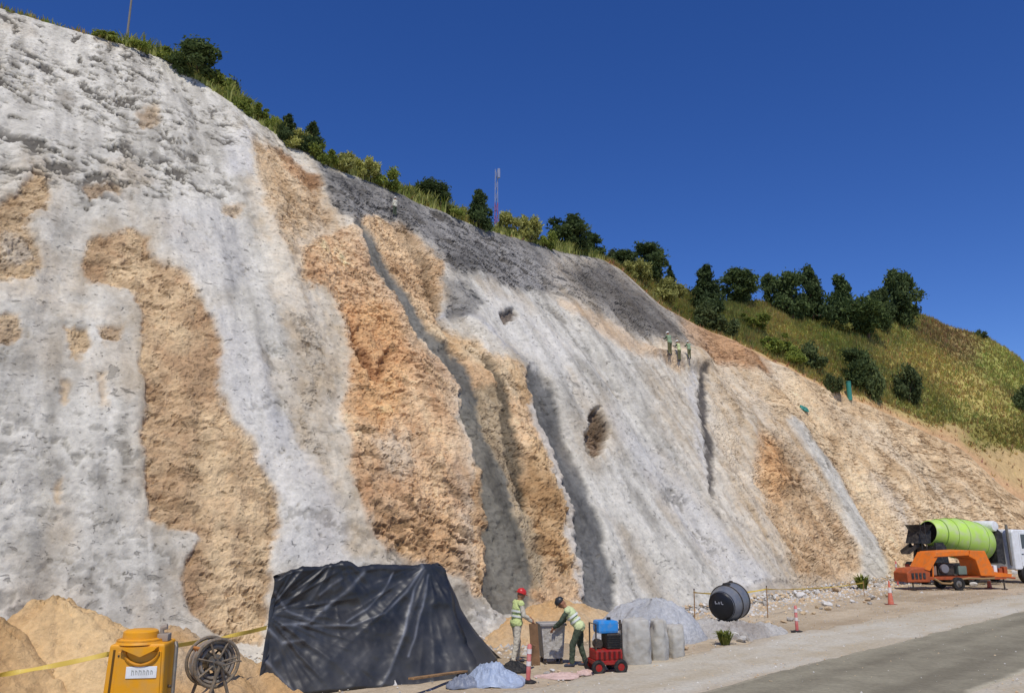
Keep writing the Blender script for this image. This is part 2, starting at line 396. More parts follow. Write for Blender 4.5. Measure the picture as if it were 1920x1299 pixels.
for q, a in (([(128, 608), (165, 605), (172, 640), (160, 664), (132, 660)], 0.9), ([(192, 610), (240, 605), (240, 638), (205, 645)], 0.85), ([(-30, 590), (35, 595), (40, 640), (0, 648), (-30, 640)], 0.8),
             ([(110, 705), (128, 705), (128, 752), (112, 752)], 0.6), ([(185, 690), (205, 690), (205, 760), (190, 760)], 0.45), ([(160, 340), (225, 345), (220, 375), (165, 372)], 0.75), ([(265, 195), (300, 195), (300, 225), (268, 222)], 0.6), ([(420, 380), (455, 378), (455, 402), (425, 402)], 0.7),
             ([(100, 890), (120, 880), (118, 930), (102, 925)], 0.6)):
    zone(sd_poly(q), ROCK_A, ROCK_B, a, 6, 0.7, -0.12, 0.2, 0.2)
zone(sd_line([(60, 540), (140, 575), (240, 600)], [14, 18, 10]), PALE_A, PALE_B, 0.55, 16, 0.4, 0, 0.5)
# pale, thinly covered strip and the orange rock right of it
zone(sd_poly([(468, 268), (540, 300), (600, 350), (630, 400), (640, 500), (655, 600), (650, 800), (660, 960), (700, 1050), (580, 1060), (548, 820), (548, 700), (520, 600), (500, 480), (472, 380)]), PALE_A, PALE_B, 0.85, 18, 0.4, 0.0, 0.4, 0.1)
zone(sd_poly([(470, 268), (530, 292), (575, 325), (605, 380), (640, 420), (640, 500), (560, 545), (530, 480), (480, 340)]), lin(220, 192, 152), lin(186, 150, 106), 0.85, 12, 0.5, 0, 0.0, 0.2)
zone(sd_poly([(500, 285), (540, 290), (600, 345), (590, 360), (545, 320)]), RUST_A, RUST_B, 0.8, 7, 0.9, -0.1, 0.0)
zone(sd_poly([(560, 470), (610, 440), (660, 430), (695, 480), (725, 520), (755, 560), (775, 600), (805, 630), (832, 652), (850, 690), (862, 740), (870, 800), (874, 870), (882, 940), (888, 1010), (893, 1070), (890, 1130), (800, 1080), (720, 1050), (688, 1010), (668, 960), (646, 900), (640, 850), (636, 780), (648, 720), (655, 660), (645, 600), (620, 545), (560, 530)]), lin(236, 202, 158), lin(194, 154, 114), 1, 8, 0.55, 0.12, 0.0, 0.35)
zone(sd_poly([(640, 560), (740, 560), (770, 610), (760, 700), (740, 780), (700, 820), (660, 800), (650, 720), (660, 650)]), ORNG_A, lin(208, 160, 112), 0.75, 20, 0.6, 0.1, 0.0, 0.2)
zone(sd_line([(655, 600), (672, 650), (690, 690), (705, 700), (735, 650)], [5, 10, 12, 8, 4]), lin(160, 110, 72), lin(110, 72, 44), 0.8, 8, 1.0, -0.4, 0.0)
zone(sd_poly([(690, 840), (750, 820), (775, 880), (740, 920), (700, 910)]), PALE_A, PALE_B, 0.6, 16, 0.6, 0.05, 0.0, 0.3)
zone(sd_poly([(700, 1000), (830, 980), (890, 1010), (890, 1100), (760, 1080)]), ORNG_A, ROCK_B, 0.5, 20, 0.8, 0.0, 0.0, 0.7)
zone(sd_line([(862, 800), (885, 900), (895, 1000), (905, 1110)], [10, 12, 12, 16]), PALE_A, PALE_B, 0.75, 8, 0.4, 0.1, 0.5)
# middle tan ribs
zone(sd_poly([(662, 412), (700, 400), (760, 428), (795, 462), (832, 490), (836, 560), (822, 592), (850, 620), (900, 650), (960, 680), (992, 712), (1002, 760), (1022, 800), (1042, 860), (1058, 920), (1072, 1000), (1088, 1060), (1096, 1130), (880, 1130), (876, 900), (868, 800), (864, 730), (850, 680), (828, 645), (795, 610), (775, 570), (745, 520), (700, 450)]), lin(232, 200, 157), lin(190, 154, 114), 1, 8, 0.5, 0.0, 0.0, 0.5)
zone(sd_poly([(790, 560), (826, 590), (900, 655), (975, 690), (1000, 760), (960, 740), (900, 680), (830, 640)]), lin(228, 206, 168), lin(206, 170, 124), 0.85, 10, 0.3, 0.1, 0.1)
zone(sd_poly([(990, 820), (1040, 850), (1075, 1000), (1090, 1090), (1020, 1060), (985, 930)]), lin(216, 182, 134), lin(166, 130, 86), 0.7, 12, 0.8, 0.1, 0.0, 1.0)
zone(sd_poly([(862, 730), (930, 720), (960, 800), (985, 930), (1010, 1010), (1020, 1100), (920, 1110), (905, 1000), (890, 880)]), lin(188, 172, 142), lin(142, 126, 98), 0.8, 10, 0.5, -0.15, 0.3, 0.3)
zone(sd_line([(668, 425), (715, 487), (765, 560), (785, 603), (830, 640), (856, 682), (870, 730), (880, 790)], [8, 13, 14, 14, 12, 13, 14, 15]), GULL_A, GULL_B, 0.97, 4, 0.3, -0.22, 1.0)
zone(sd_line([(880, 780), (890, 850), (920, 905), (935, 1000), (950, 1110)], [16, 24, 26, 34, 48]), lin(126, 122, 110), lin(88, 85, 77), 0.97, 6, 0.35, -0.2, 1.0)
zone(sd_line([(912, 665), (932, 715), (952, 800), (970, 880), (985, 950)], [4, 10, 11, 12, 8]), lin(122, 110, 90), lin(84, 74, 58), 0.95, 4, 0.5, -0.2, 0.2)
zone(sd_line([(750, 425), (800, 490), (830, 560), (842, 600)], [5, 8, 6, 4]), lin(160, 140, 112), lin(112, 94, 70), 0.7, 7, 0.6, -0.2, 0.1)
# broad pale shotcrete and its dark gully
zone(sd_line([(1000, 760), (1030, 840), (1055, 930), (1078, 1040), (1090, 1110)], [7, 10, 10, 9, 8]), WHIT_A, SHOT_B, 0.8, 5, 0.2, 0.05, 1.0)
zone(sd_line([(995, 700), (1022, 745), (1048, 810), (1072, 880), (1098, 970), (1115, 1050), (1128, 1120)], [12, 17, 19, 23, 28, 30, 32]), lin(118, 117, 113), lin(86, 85, 82), 0.98, 4, 0.3, -0.25, 1.0)
zone(sd_poly([(830, 575), (880, 600), (985, 690), (1010, 700), (940, 640), (860, 570)]), lin(170, 170, 172), SHOT_B, 0.8, 6, 0.2, 0, 1.0)
zone(sd_line([(1150, 770), (1220, 860), (1300, 960), (1390, 1080), (1440, 1110)], [12, 20, 24, 22, 14]), WHIT_A, lin(188, 186, 182), 0.75, 12, 0.15, 0.08, 1.0)
zone(sd_poly([(890, 540), (960, 560), (1080, 640), (1050, 720), (1010, 700), (930, 620)]), WHIT_A, SHOT_A, 0.6, 14, 0.25, 0.05, 1.0)
zone(sd_poly([(1105, 770), (1130, 762), (1145, 800), (1140, 840), (1120, 858), (1103, 830)]), lin(172, 148, 122), lin(104, 88, 70), 1.0, 4, 0.6, -0.6, 0.0)
zone(sd_poly([(930, 585), (960, 580), (970, 600), (940, 610)]), lin(120, 104, 90), lin(90, 80, 70), 0.9, 4, 0.6, -0.35, 0.2)
zone(sd_line([(1060, 560), (1120, 600), (1200, 655), (1270, 690)], [6, 14, 12, 8]), lin(214, 182, 142), lin(190, 156, 118), 0.75, 8, 0.4, 0, 0.1)
zone(sd_line([(1300, 700), (1308, 780), (1316, 860), (1322, 910)], [8, 9, 7, 5]), lin(200, 200, 200), SHOT_A, 0.5, 8, 0.15, 0.0, 1.0)
zone(sd_line([(1318, 690), (1322, 770), (1328, 860), (1335, 930)], [5, 8, 6, 4]), lin(98, 92, 86), lin(70, 67, 64), 0.97, 4, 0.3, -0.15, 1.0)
zone(sd_line([(1180, 800), (1240, 870), (1290, 930)], [1, 2, 1]), lin(140, 140, 138), lin(120, 120, 120), 0.7, 3, 0.3, -0.12, 1.0)
zone(sd_line([(1340, 950), (1420, 1010), (1490, 1080)], [1, 3, 2]), lin(160, 150, 136), lin(130, 120, 106), 0.7, 4, 0.4, -0.2, 0.6)
zone(sd_poly([(1470, 1075), (1600, 1085), (1660, 1110), (1500, 1150), (1400, 1110)]), lin(196, 184, 164), lin(164, 148, 124), 0.6, 14, 0.9, 0, 0.2)
# dark fresh shotcrete under the crest
zone(sd_poly([(588, 300), (650, 330), (760, 365), (880, 412), (1000, 450), (1130, 482), (1215, 545), (1275, 600), (1290, 645), (1200, 632), (1130, 590), (1080, 560), (1040, 538), (960, 545), (905, 520), (850, 505), (790, 445), (750, 420), (705, 398), (668, 420), (640, 405), (612, 370)]), lin(144, 141, 136), lin(98, 96, 93), 0.94, 9, 0.45, 0.06, 0.0)
zone(sd_poly([(595, 305), (700, 350), (765, 385), (745, 410), (705, 396), (668, 418), (640, 402), (612, 365)]), DARK_A, DARK_B, 0.8, 9, 0.6, 0, 0.0)
zone(sd_poly([(1060, 500), (1130, 486), (1210, 550), (1275, 610), (1290, 645), (1200, 630), (1130, 585), (1085, 550)]), BLAK_A, BLAK_B, 0.85, 22, 0.4, 0, 0.0)
zone(sd_poly([(838, 510), (870, 520), (905, 560), (880, 595), (848, 590)]), DARK_A, DARK_B, 0.75, 9, 0.4, -0.1, 0.0)
# pale sprayed strip by the top of the tan rock
zone(sd_poly([(415, 250), (465, 255), (468, 330), (420, 330)]), WHIT_A, lin(188, 186, 182), 0.8, 8, 0.1, 0.05, 1.0)
zone(sd_poly([(300, 400), (400, 380), (460, 420), (470, 520), (420, 560), (350, 530), (310, 470)]), WHIT_A, lin(188, 186, 182), 0.5, 20, 0.12, 0.05, 1.0)
zone(sd_poly([(400, 600), (420, 580), (500, 700), (560, 850), (640, 1000), (640, 1060), (520, 1060), (515, 960), (480, 850), (420, 740)]), WHIT_A, lin(188, 186, 182), 0.7, 14, 0.18, 0.05, 1.0)
ledge_sd = sd_poly([(1205, 662), (1300, 660), (1345, 690), (1290, 690)])

shp = QX.shape
rockmix = np.clip(0.5 + 1.0 * m1 + 0.5 * m2, 0, 1)
shotmix = np.clip(0.36 + 0.6 * m1 + 0.55 * m2 + 0.75 * mstreak, 0, 1)
COLR = SHOT_A * (1 - shotmix[..., None]) + SHOT_B * shotmix[..., None]
stain = sstep(0.12, 0.5, fbm(SS * 0.45, VV * 0.3, octs=5, seed=77)) * 0.40
COLR = COLR * (1 - stain[..., None]) + PALE_B * stain[..., None]
ROU = np.full(shp, 0.26); OFF = np.zeros(shp); SHOT = np.ones(shp); BED = np.zeros(shp); DARKW = np.zeros(shp)
for zi, (sd, A, B, amt, soft, rough, off, shot, bed) in enumerate(Z):
    w = amt * sstep(soft, -soft, sample(sd, WX, WY))
    mk = w > 0.001
    if not mk.any(): continue
    mx = (rockmix if shot < 0.5 else shotmix)[..., None]
    COLR = COLR * (1 - w[..., None]) + (A * (1 - mx) + B * mx) * w[..., None]
    ROU = ROU * (1 - w) + rough * w; OFF = OFF * (1 - w) + off * w; SHOT = SHOT * (1 - w) + shot * w; BED = BED * (1 - w) + bed * w
    isdark = 1.0 if A.max() < 0.42 and abs(A[0] - A[2]) < 0.06 and shot == 0.0 else 0.0
    DARKW = DARKW * (1 - w) + isdark * w

# pock fields
def worley(u, v, seed):
    iu, iv = np.floor(u), np.floor(v); best = np.full(u.shape, 9.0); hid = np.zeros(u.shape)
    for a in (-1, 0, 1):
        for b in (-1, 0, 1):
            ju, jv = iu + a, iv + b; z0 = np.zeros_like(ju)
            ox, oy = _hash(ju, jv, z0, seed), _hash(ju, jv, z0, seed + 1)
            d = np.hypot(ju + ox - u, jv + oy - v); h = _hash(ju, jv, z0, seed + 2)
            upd = d < best; best = np.where(upd, d, best); hid = np.where(upd, h, hid)
    return best, hid
pz1 = sstep(20, -20, sample(sd_poly([(-420, -420), (150, 10), (300, 95), (500, 240), (600, 310), (560, 320), (470, 262), (400, 300), (430, 360), (340, 420), (250, 420), (60, 330), (0, 380), (-420, 420)]), WX, WY))
pz2 = sstep(20, -20, sample(sd_poly([(-420, 760), (60, 740), (200, 760), (280, 860), (285, 960), (360, 1010), (340, 1100), (300, 1160), (-420, 1160)]), WX, WY))
pz3 = np.maximum(DARKW, sstep(10, -10, sample(sd_poly([(600, 310), (900, 420), (1130, 482), (1200, 545), (1090, 560), (960, 540), (850, 500), (700, 390)]), WX, WY)))
pz4 = sstep(20, -20, sample(sd_poly([(640, 820), (880, 820), (890, 1090), (700, 1050)]), WX, WY)) + sstep(20, -20, sample(sd_poly([(985, 820), (1050, 850), (1090, 1090), (1010, 1060)]), WX, WY))
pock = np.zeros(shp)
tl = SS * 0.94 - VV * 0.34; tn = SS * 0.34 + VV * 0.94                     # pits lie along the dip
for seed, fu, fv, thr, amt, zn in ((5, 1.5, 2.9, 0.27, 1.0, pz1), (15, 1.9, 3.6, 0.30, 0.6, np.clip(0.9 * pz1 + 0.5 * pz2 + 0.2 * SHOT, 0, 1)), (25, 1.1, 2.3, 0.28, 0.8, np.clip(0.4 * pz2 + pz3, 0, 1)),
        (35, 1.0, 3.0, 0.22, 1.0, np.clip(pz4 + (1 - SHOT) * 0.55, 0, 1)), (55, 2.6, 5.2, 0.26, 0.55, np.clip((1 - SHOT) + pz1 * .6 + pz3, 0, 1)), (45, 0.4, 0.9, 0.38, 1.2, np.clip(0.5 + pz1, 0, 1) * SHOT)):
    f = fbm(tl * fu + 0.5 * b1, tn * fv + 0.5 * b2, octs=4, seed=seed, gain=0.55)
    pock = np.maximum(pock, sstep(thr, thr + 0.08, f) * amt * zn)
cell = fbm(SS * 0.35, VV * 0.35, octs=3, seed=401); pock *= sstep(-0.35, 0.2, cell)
# pits in rows on the upper left face, their shade painted one by one
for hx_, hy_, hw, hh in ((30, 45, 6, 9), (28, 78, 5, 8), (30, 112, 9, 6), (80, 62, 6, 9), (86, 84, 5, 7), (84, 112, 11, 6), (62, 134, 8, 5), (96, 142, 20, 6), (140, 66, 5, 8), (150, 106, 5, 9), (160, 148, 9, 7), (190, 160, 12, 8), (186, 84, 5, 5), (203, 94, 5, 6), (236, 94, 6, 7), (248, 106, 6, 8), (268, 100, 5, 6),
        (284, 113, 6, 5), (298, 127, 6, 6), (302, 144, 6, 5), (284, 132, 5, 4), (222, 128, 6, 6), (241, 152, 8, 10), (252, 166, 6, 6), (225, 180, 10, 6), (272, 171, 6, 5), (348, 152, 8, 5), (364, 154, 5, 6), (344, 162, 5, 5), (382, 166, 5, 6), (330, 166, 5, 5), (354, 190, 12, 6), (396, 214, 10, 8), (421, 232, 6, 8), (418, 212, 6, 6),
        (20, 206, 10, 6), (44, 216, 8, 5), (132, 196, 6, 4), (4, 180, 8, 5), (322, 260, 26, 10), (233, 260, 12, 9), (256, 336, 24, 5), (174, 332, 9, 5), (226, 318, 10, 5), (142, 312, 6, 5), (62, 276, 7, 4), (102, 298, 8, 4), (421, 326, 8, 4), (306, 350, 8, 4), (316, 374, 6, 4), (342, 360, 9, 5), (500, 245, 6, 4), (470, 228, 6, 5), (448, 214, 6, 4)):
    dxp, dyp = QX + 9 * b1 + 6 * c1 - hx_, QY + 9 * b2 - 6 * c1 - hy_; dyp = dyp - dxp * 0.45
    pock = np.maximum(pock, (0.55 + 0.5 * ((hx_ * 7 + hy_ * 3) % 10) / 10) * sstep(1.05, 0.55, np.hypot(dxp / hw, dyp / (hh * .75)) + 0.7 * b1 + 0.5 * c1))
# relief, metres along the surface normal
far = np.clip(np.hypot(P0[..., 0], P0[..., 1]) / 22.0, 0.8, 2.2)
relief = 0.55 * fbm(SS * 0.16, VV * 0.12, octs=3, seed=101) + 0.38 * fbm(SS * 0.42, VV * 0.10, octs=3, seed=111)
relief += OFF * 0.8
rk = ridged(SS * 0.75, VV * 0.85, octs=5, seed=121); rf = fbm(SS * 2.6, VV * 2.6, octs=4, seed=131, gain=0.6)
def facets(u, v, seed, tilt):
    """broken-block surface: every cell is its own tilted plane, with a crack between cells"""
    iu, iv = np.floor(u), np.floor(v); b0 = np.full(u.shape, 9.0); b1_ = np.full(u.shape, 9.0); H = np.zeros(u.shape)
    for a in (-1, 0, 1):
        for b in (-1, 0, 1):
            ju, jv = iu + a, iv + b; z0 = np.zeros_like(ju)
            dx = u - ju - _hash(ju, jv, z0, seed); dy = v - jv - _hash(ju, jv, z0, seed + 1); d = np.hypot(dx, dy)
            h = (_hash(ju, jv, z0, seed + 2) - 0.5) + tilt * (dx * (_hash(ju, jv, z0, seed + 3) - 0.5) + dy * (_hash(ju, jv, z0, seed + 4) - 0.62))
            upd = d < b0; b1_ = np.where(upd, b0, np.minimum(b1_, d)); H = np.where(upd, h, H); b0 = np.where(upd, d, b0)
    return H, b1_ - b0
H1, e1 = facets(tl * 0.85 + 0.5 * a1 + 0.22 * b1, tn * 1.05 + 0.5 * a2 + 0.22 * b2, 201, 1.6)
H2, e2 = facets(tl * 2.2 + 0.5 * a2 + 0.3 * b1, tn * 2.7 + 0.5 * a1 + 0.3 * b2, 211, 1.8)
H3, e3 = facets(tl * 5.4 + 0.5 * b2, tn * 6.0 + 0.5 * b1, 221, 1.8)
rg = fbm(SS * 7.5, VV * 7.5, octs=2, seed=151, gain=.7)
relief += ROU * (0.20 * (rk - 0.35) + 0.20 * rf) + 0.012 * rg
blk = np.clip(ROU, 0.16, 1.0) * (0.30 + 1.0 * sstep(-0.25, 0.45, fbm(SS * 0.22, VV * 0.22, octs=3, seed=601)))
relief += blk * (0.13 * H1 + 0.10 * H2 + 0.075 * H3 - 0.09 * sstep(0.09, 0.0, e1) - 0.06 * sstep(0.10, 0.0, e2)) * np.clip(1.25 - 0.30 * far, 0.55, 1)
# bedding ledges
bv = VV * 1.15 + 0.35 * SS * 0.25 + 0.5 * a1 + 0.15 * b1
saw = (bv - np.floor(bv)); relief += BED * 0.20 * (saw - 0.5) * 1.3 * sstep(-0.15, 0.25, fbm(SS * 0.7, VV * 0.4, octs=2, seed=141))
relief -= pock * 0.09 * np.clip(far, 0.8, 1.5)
crk = sstep(0.025, 0.0, np.abs(fbm(SS * 0.5 + 0.3 * b1, VV * 0.38 + 0.3 * b2, octs=3, seed=501))) * sstep(0.0, 0.3, fbm(SS * 0.3, VV * 0.3, octs=2, seed=511)) * SHOT
relief -= crk * 0.07
relief += 0.55 * sstep(10, -10, sample(ledge_sd, QX, QY))
edge = sstep(0.0, 0.05, np.linspace(0, 1, NV))[None, :]
crest_fade = sstep(1.0, 0.96, np.linspace(0, 1, NV))[None, :]
relief *= (0.35 + 0.65 * edge) * (0.3 + 0.7 * crest_fade)
P1 = P0 + Nrm * relief[..., None]
sw_ = np.clip(SHOT + DARKW, 0, 1)[..., None]; soil = lin(84, 79, 71) * sw_ + lin(112, 86, 58) * (1 - sw_)           # bare earth tone, darkened to paint the shade inside the pits
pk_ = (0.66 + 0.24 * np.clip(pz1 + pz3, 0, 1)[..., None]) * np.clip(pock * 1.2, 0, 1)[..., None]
COLR = COLR * (1 - pk_) + soil * pk_  # pits painted with the darkened earth tone for their shade
COLR = COLR * (1 - 0.45 * crk[..., None]) + lin(104, 96, 84) * 0.45 * crk[..., None]
COLR *= (1 + 0.12 * b1 + 0.16 * m2 + 0.14 * H1 * np.clip(ROU, .2, 1) + 0.14 * H2 * np.clip(ROU, .2, 1))[..., None]
COLR = np.clip(COLR, 0.02, 0.82)

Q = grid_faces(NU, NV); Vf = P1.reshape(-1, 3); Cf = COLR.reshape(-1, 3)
fs = SHOT.reshape(-1)[Q].mean(1); fd = DARKW.reshape(-1)[Q].mean(1)
cls = np.where(fd > 0.5, 2, np.where(fs > 0.5, 1, 0))
M_ROCK = tint_mat('bare_rock', 0.95, 7.0, 0.28, 1.0, 6.5, 0.10, 0.12, pits=(((0.9, 0.375, 0.4), (2.2, 0.36, 0.5), (5.0, 0.355, 0.5)), lin(136, 106, 72)))
M_SHOT = tint_mat('sprayed_concrete', 0.92, 9.0, 0.20, 0.8, 9.0, 0.06, 0.15, pits=(((0.8, 0.355, 0.5), (2.4, 0.36, 0.55), (5.5, 0.36, 0.55)), lin(112, 106, 95)))
M_DARK = tint_mat('fresh_concrete', 0.85, 6.0, 0.22, 0.7, 7.0, 0.06, 0.2, pits=(((1.2, 0.40, 0.7), (3.0, 0.39, 0.7)), lin(52, 52, 52)))
SLOPE = None
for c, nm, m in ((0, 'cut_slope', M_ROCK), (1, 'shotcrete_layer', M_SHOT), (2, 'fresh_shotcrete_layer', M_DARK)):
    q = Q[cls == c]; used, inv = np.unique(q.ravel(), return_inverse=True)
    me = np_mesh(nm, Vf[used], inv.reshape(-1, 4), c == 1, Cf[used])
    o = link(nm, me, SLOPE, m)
    if c == 0:
        SLOPE = o; tag(o, 'tall cut slope of tan rock partly sprayed with grey concrete', None, None, 'structure')
tag(bpy.data.objects['shotcrete_layer'], 'pale grey sprayed concrete over the rock')
tag(bpy.data.objects['fresh_shotcrete_layer'], 'dark grey fresh concrete band below the crest')
SPX, SPY = proj(Vf)
def slope_at(px, py):
    i = np.argmin((SPX - px) ** 2 + (SPY - py) ** 2); return Vector(Vf[i]), Vector(Nrm.reshape(-1, 3)[i])

# ================================================================== THE HILL BEHIND THE CREST
SKY = np.array([(-1500, -720), (-300, -176), (150, 14), (600, 296), (1000, 446), (1130, 478), (1200, 505), (1250, 532), (1300, 552), (1350, 556), (1400, 560), (1500, 566), (1600, 578), (1700, 572), (1760, 588), (1830, 622), (1920, 655), (2050, 715), (2400, 850), (3000, 940)], float)
hc = np.arange(0, NU, 3); Cr = P1[hc, -1]; NH = 150
cpx, cpy = proj(Cr)
rad = Cr[:, :2] / np.linalg.norm(Cr[:, :2], axis=1)[:, None]
gap = np.interp(cpx, [-1500, 1000, 1130, 1250, 1400, 1700, 1920, 2400], [5, 5, 6, 9, 14, 22, 30, 34])
Kd = np.linalg.norm(Cr[:, :2], axis=1) + gap
sky_y = np.interp(cpx, SKY[:, 0], SKY[:, 1])
dK = np.stack([cpx - CX, F * cP - (CY - sky_y) * sP, F * sP + (CY - sky_y) * cP], 1)
Kz = CAM_H + dK[:, 2] / np.linalg.norm(dK[:, :2], axis=1) * Kd
left = cpx < 1130
Kz = np.where(left, np.minimum(Kz, Cr[:, 2] + 0.9), Kz)
Kz = np.maximum(Kz, Cr[:, 2] + 0.2)
kk = np.hanning(21); kk /= kk.sum(); Kz = np.convolve(np.pad(Kz, 10, 'edge'), kk, 'valid')
w = np.linspace(0, 1, NH) ** 1.0
HP = np.empty((len(hc), NH, 3)); split = 0.62
for j, t in enumerate(w):
    if t <= split:
        q = t / split
        d = np.linalg.norm(Cr[:, :2], axis=1) + gap * q
        z = Cr[:, 2] + (Kz - Cr[:, 2]) * (1.15 * q - 0.15 * q * q)
    else:
        q = (t - split) / (1 - split)
        d = Kd + 90 * q ** 1.5; z = Kz - 10 * q ** 1.3
    HP[:, j, :2] = rad * d[:, None]; HP[:, j, 2] = z
fade = sstep(0.0, 0.06, w)[None, :]
hx, hy = HP[..., 0], HP[..., 1]
HP[..., 2] += fade * (0.9 * fbm(hx * 0.14, hy * 0.14, octs=3, seed=301) + 0.30 * fbm(hx * 0.7, hy * 0.7, octs=3, seed=311)) * np.where(left, 0.4, 1.0)[:, None]
HP[:, 0] = Cr + np.array([0, 0, -0.03])
hpx, hpy = proj(HP)
g1 = fbm(hx * 0.16, hy * 0.16, octs=4, seed=321); g2 = fbm(hx * 0.9, hy * 0.9, octs=3, seed=331)
OCHR, GRN, BRN, BARE, BRGT = lin(174, 162, 98), lin(138, 140, 76), lin(146, 122, 86), lin(196, 166, 120), lin(160, 160, 88)
mg = np.clip(0.5 + 1.2 * g1 + 0.5 * g2, 0, 1)[..., None]
HC = OCHR * (1 - mg) + GRN * mg
wx, wy = hpx + 14 * g2, hpy + 14 * g1
def hz(pts, col, amt, soft=14):
    global HC
    ww = amt * sstep(soft, -soft, sample(sd_poly(pts), wx, wy))[..., None]; HC = HC * (1 - ww) + col * ww; return ww[..., 0]
BAREW = np.zeros(hx.shape)
hz([(1730, 595), (1800, 612), (1835, 650), (1812, 682), (1760, 662), (1715, 625)], BRN, 0.8)
hz([(1840, 640), (1925, 660), (1980, 720), (1920, 740), (1850, 700)], BRGT, 0.8)
hz([(1470, 600), (1570, 620), (1590, 650), (1480, 640)], BRGT, 0.5)
hz([(1640, 660), (1740, 650), (1850, 720), (1900, 790), (1800, 760), (1700, 690)], lin(190, 172, 104), 0.7)
hz([(1680, 800), (1920, 790), (1920, 850), (1830, 840), (1760, 830)], lin(136, 126, 68), 0.8)
BAREW = np.maximum(BAREW, hz([(1800, 838), (1940, 846), (2300, 900), (2300, 1020), (1880, 960), (1830, 880)], BARE, 0.9, 8))
BAREW = np.maximum(BAREW, hz([(1745, 795), (1800, 798), (1815, 825), (1770, 825)], BARE, 0.8, 8))
BAREW = np.maximum(BAREW, hz([(930, 425), (1010, 445), (1090, 466), (1130, 488), (1050, 480), (960, 448)], lin(186, 148, 104), 0.9, 8))
rim = sstep(0.05, 0.0, w)[None, :] * np.ones_like(hx)
rr = (rim * np.where(left, 0.4, 0.9)[:, None])[..., None]; HC = HC * (1 - rr) + RUST_A * rr; BAREW = np.maximum(BAREW, rim)
HC = np.clip(HC * (1 + 0.15 * g2)[..., None], 0.02, 0.8)
M_HILL = tint_mat('dry_hill_soil', 0.95, 3.0, 0.3, 0.8, 4.0, 0.12, 0.1)
hill = link('hillside', np_mesh('hillside', HP.reshape(-1, 3), grid_faces(len(hc), NH)[:, ::-1], True, HC.reshape(-1, 3)), None, M_HILL)
tag(hill, 'dry grassy hillside rising behind the cut', None, None, 'structure')
nvis = int(NH * split)
HVf = HP[:, :nvis].reshape(-1, 3); HVx, HVy = hpx[:, :nvis].reshape(-1), hpy[:, :nvis].reshape(-1)
def hill_at(px, py):
    i = np.argmin((HVx - px) ** 2 + (HVy - py) ** 2); return Vector(HVf[i])

# ================================================================== GROUND, ROAD, SHOULDER
def pnoise_mat(name, A, B, C_, sc, rough=0.95, bump=0.4, bsc=18.0, extra=None):
    m = bpy.data.materials.new(name); m.use_nodes = True; N = m.node_tree.nodes; L = m.node_tree.links
    p = N['Principled BSDF']; p.inputs['Roughness'].default_value = rough; p.inputs['Specular IOR Level'].default_value = 0.15
    tc = N.new('ShaderNodeTexCoord'); mp = N.new('ShaderNodeMapping'); mp.inputs['Rotation'].default_value = (0, 0, -R(44)); mp.inputs['Scale'].default_value = (0.35, 1, 1)
    L.new(tc.outputs['Object'], mp.inputs[0])
    n1 = N.new('ShaderNodeTexNoise'); n1.inputs['Scale'].default_value = sc; n1.inputs['Detail'].default_value = 7; L.new(mp.outputs[0], n1.inputs['Vector'])
    r1 = N.new('ShaderNodeValToRGB'); r1.color_ramp.elements[0].position = 0.32; r1.color_ramp.elements[1].position = 0.68
    r1.color_ramp.elements[0].color = (*A, 1); r1.color_ramp.elements[1].color = (*B, 1); L.new(n1.outputs['Fac'], r1.inputs[0])
    n2 = N.new('ShaderNodeTexNoise'); n2.inputs['Scale'].default_value = 26; n2.inputs['Detail'].default_value = 8; L.new(tc.outputs['Object'], n2.inputs['Vector'])
    mr = N.new('ShaderNodeMapRange'); mr.inputs['From Min'].default_value = 0.5; mr.inputs['From Max'].default_value = 0.72; mr.inputs['To Max'].default_value = 0.5
    L.new(n2.outputs['Fac'], mr.inputs[0])
    mx = N.new('ShaderNodeMixRGB'); mx.inputs['Color2'].default_value = (*C_, 1); L.new(mr.outputs[0], mx.inputs['Fac']); L.new(r1.outputs[0], mx.inputs['Color1'])
    L.new(mx.outputs[0], p.inputs['Base Color'])
    n3 = N.new('ShaderNodeTexNoise'); n3.inputs['Scale'].default_value = bsc; n3.inputs['Detail'].default_value = 9; L.new(tc.outputs['Object'], n3.inputs['Vector'])
    b = N.new('ShaderNodeBump'); b.inputs['Strength'].default_value = bump; b.inputs['Distance'].default_value = 0.05
    L.new(n3.outputs['Fac'], b.inputs['Height']); L.new(b.outputs[0], p.inputs['Normal'])
    return m
M_DIRT = pnoise_mat('pale_dirt', lin(186, 172, 148), lin(204, 192, 170), lin(160, 146, 122), 0.5)
M_GRAV = pnoise_mat('pale_gravel', lin(190, 186, 174), lin(208, 202, 184), lin(176, 162, 138), 0.55)
M_ROAD = pnoise_mat('dusty_road', lin(118, 113, 98), lin(138, 132, 114), lin(104, 98, 84), 0.4, 0.9, 0.25, 30)
g = MB(); g.bm.faces.new([g.bm.verts.new((x, y, 0)) for x, y in ((-2500, -2500), (2500, -2500), (2500, 2500), (-2500, 2500))])
ground = tag(g.build('ground', M_DIRT), 'pale dirt ground', None, None, 'structure')
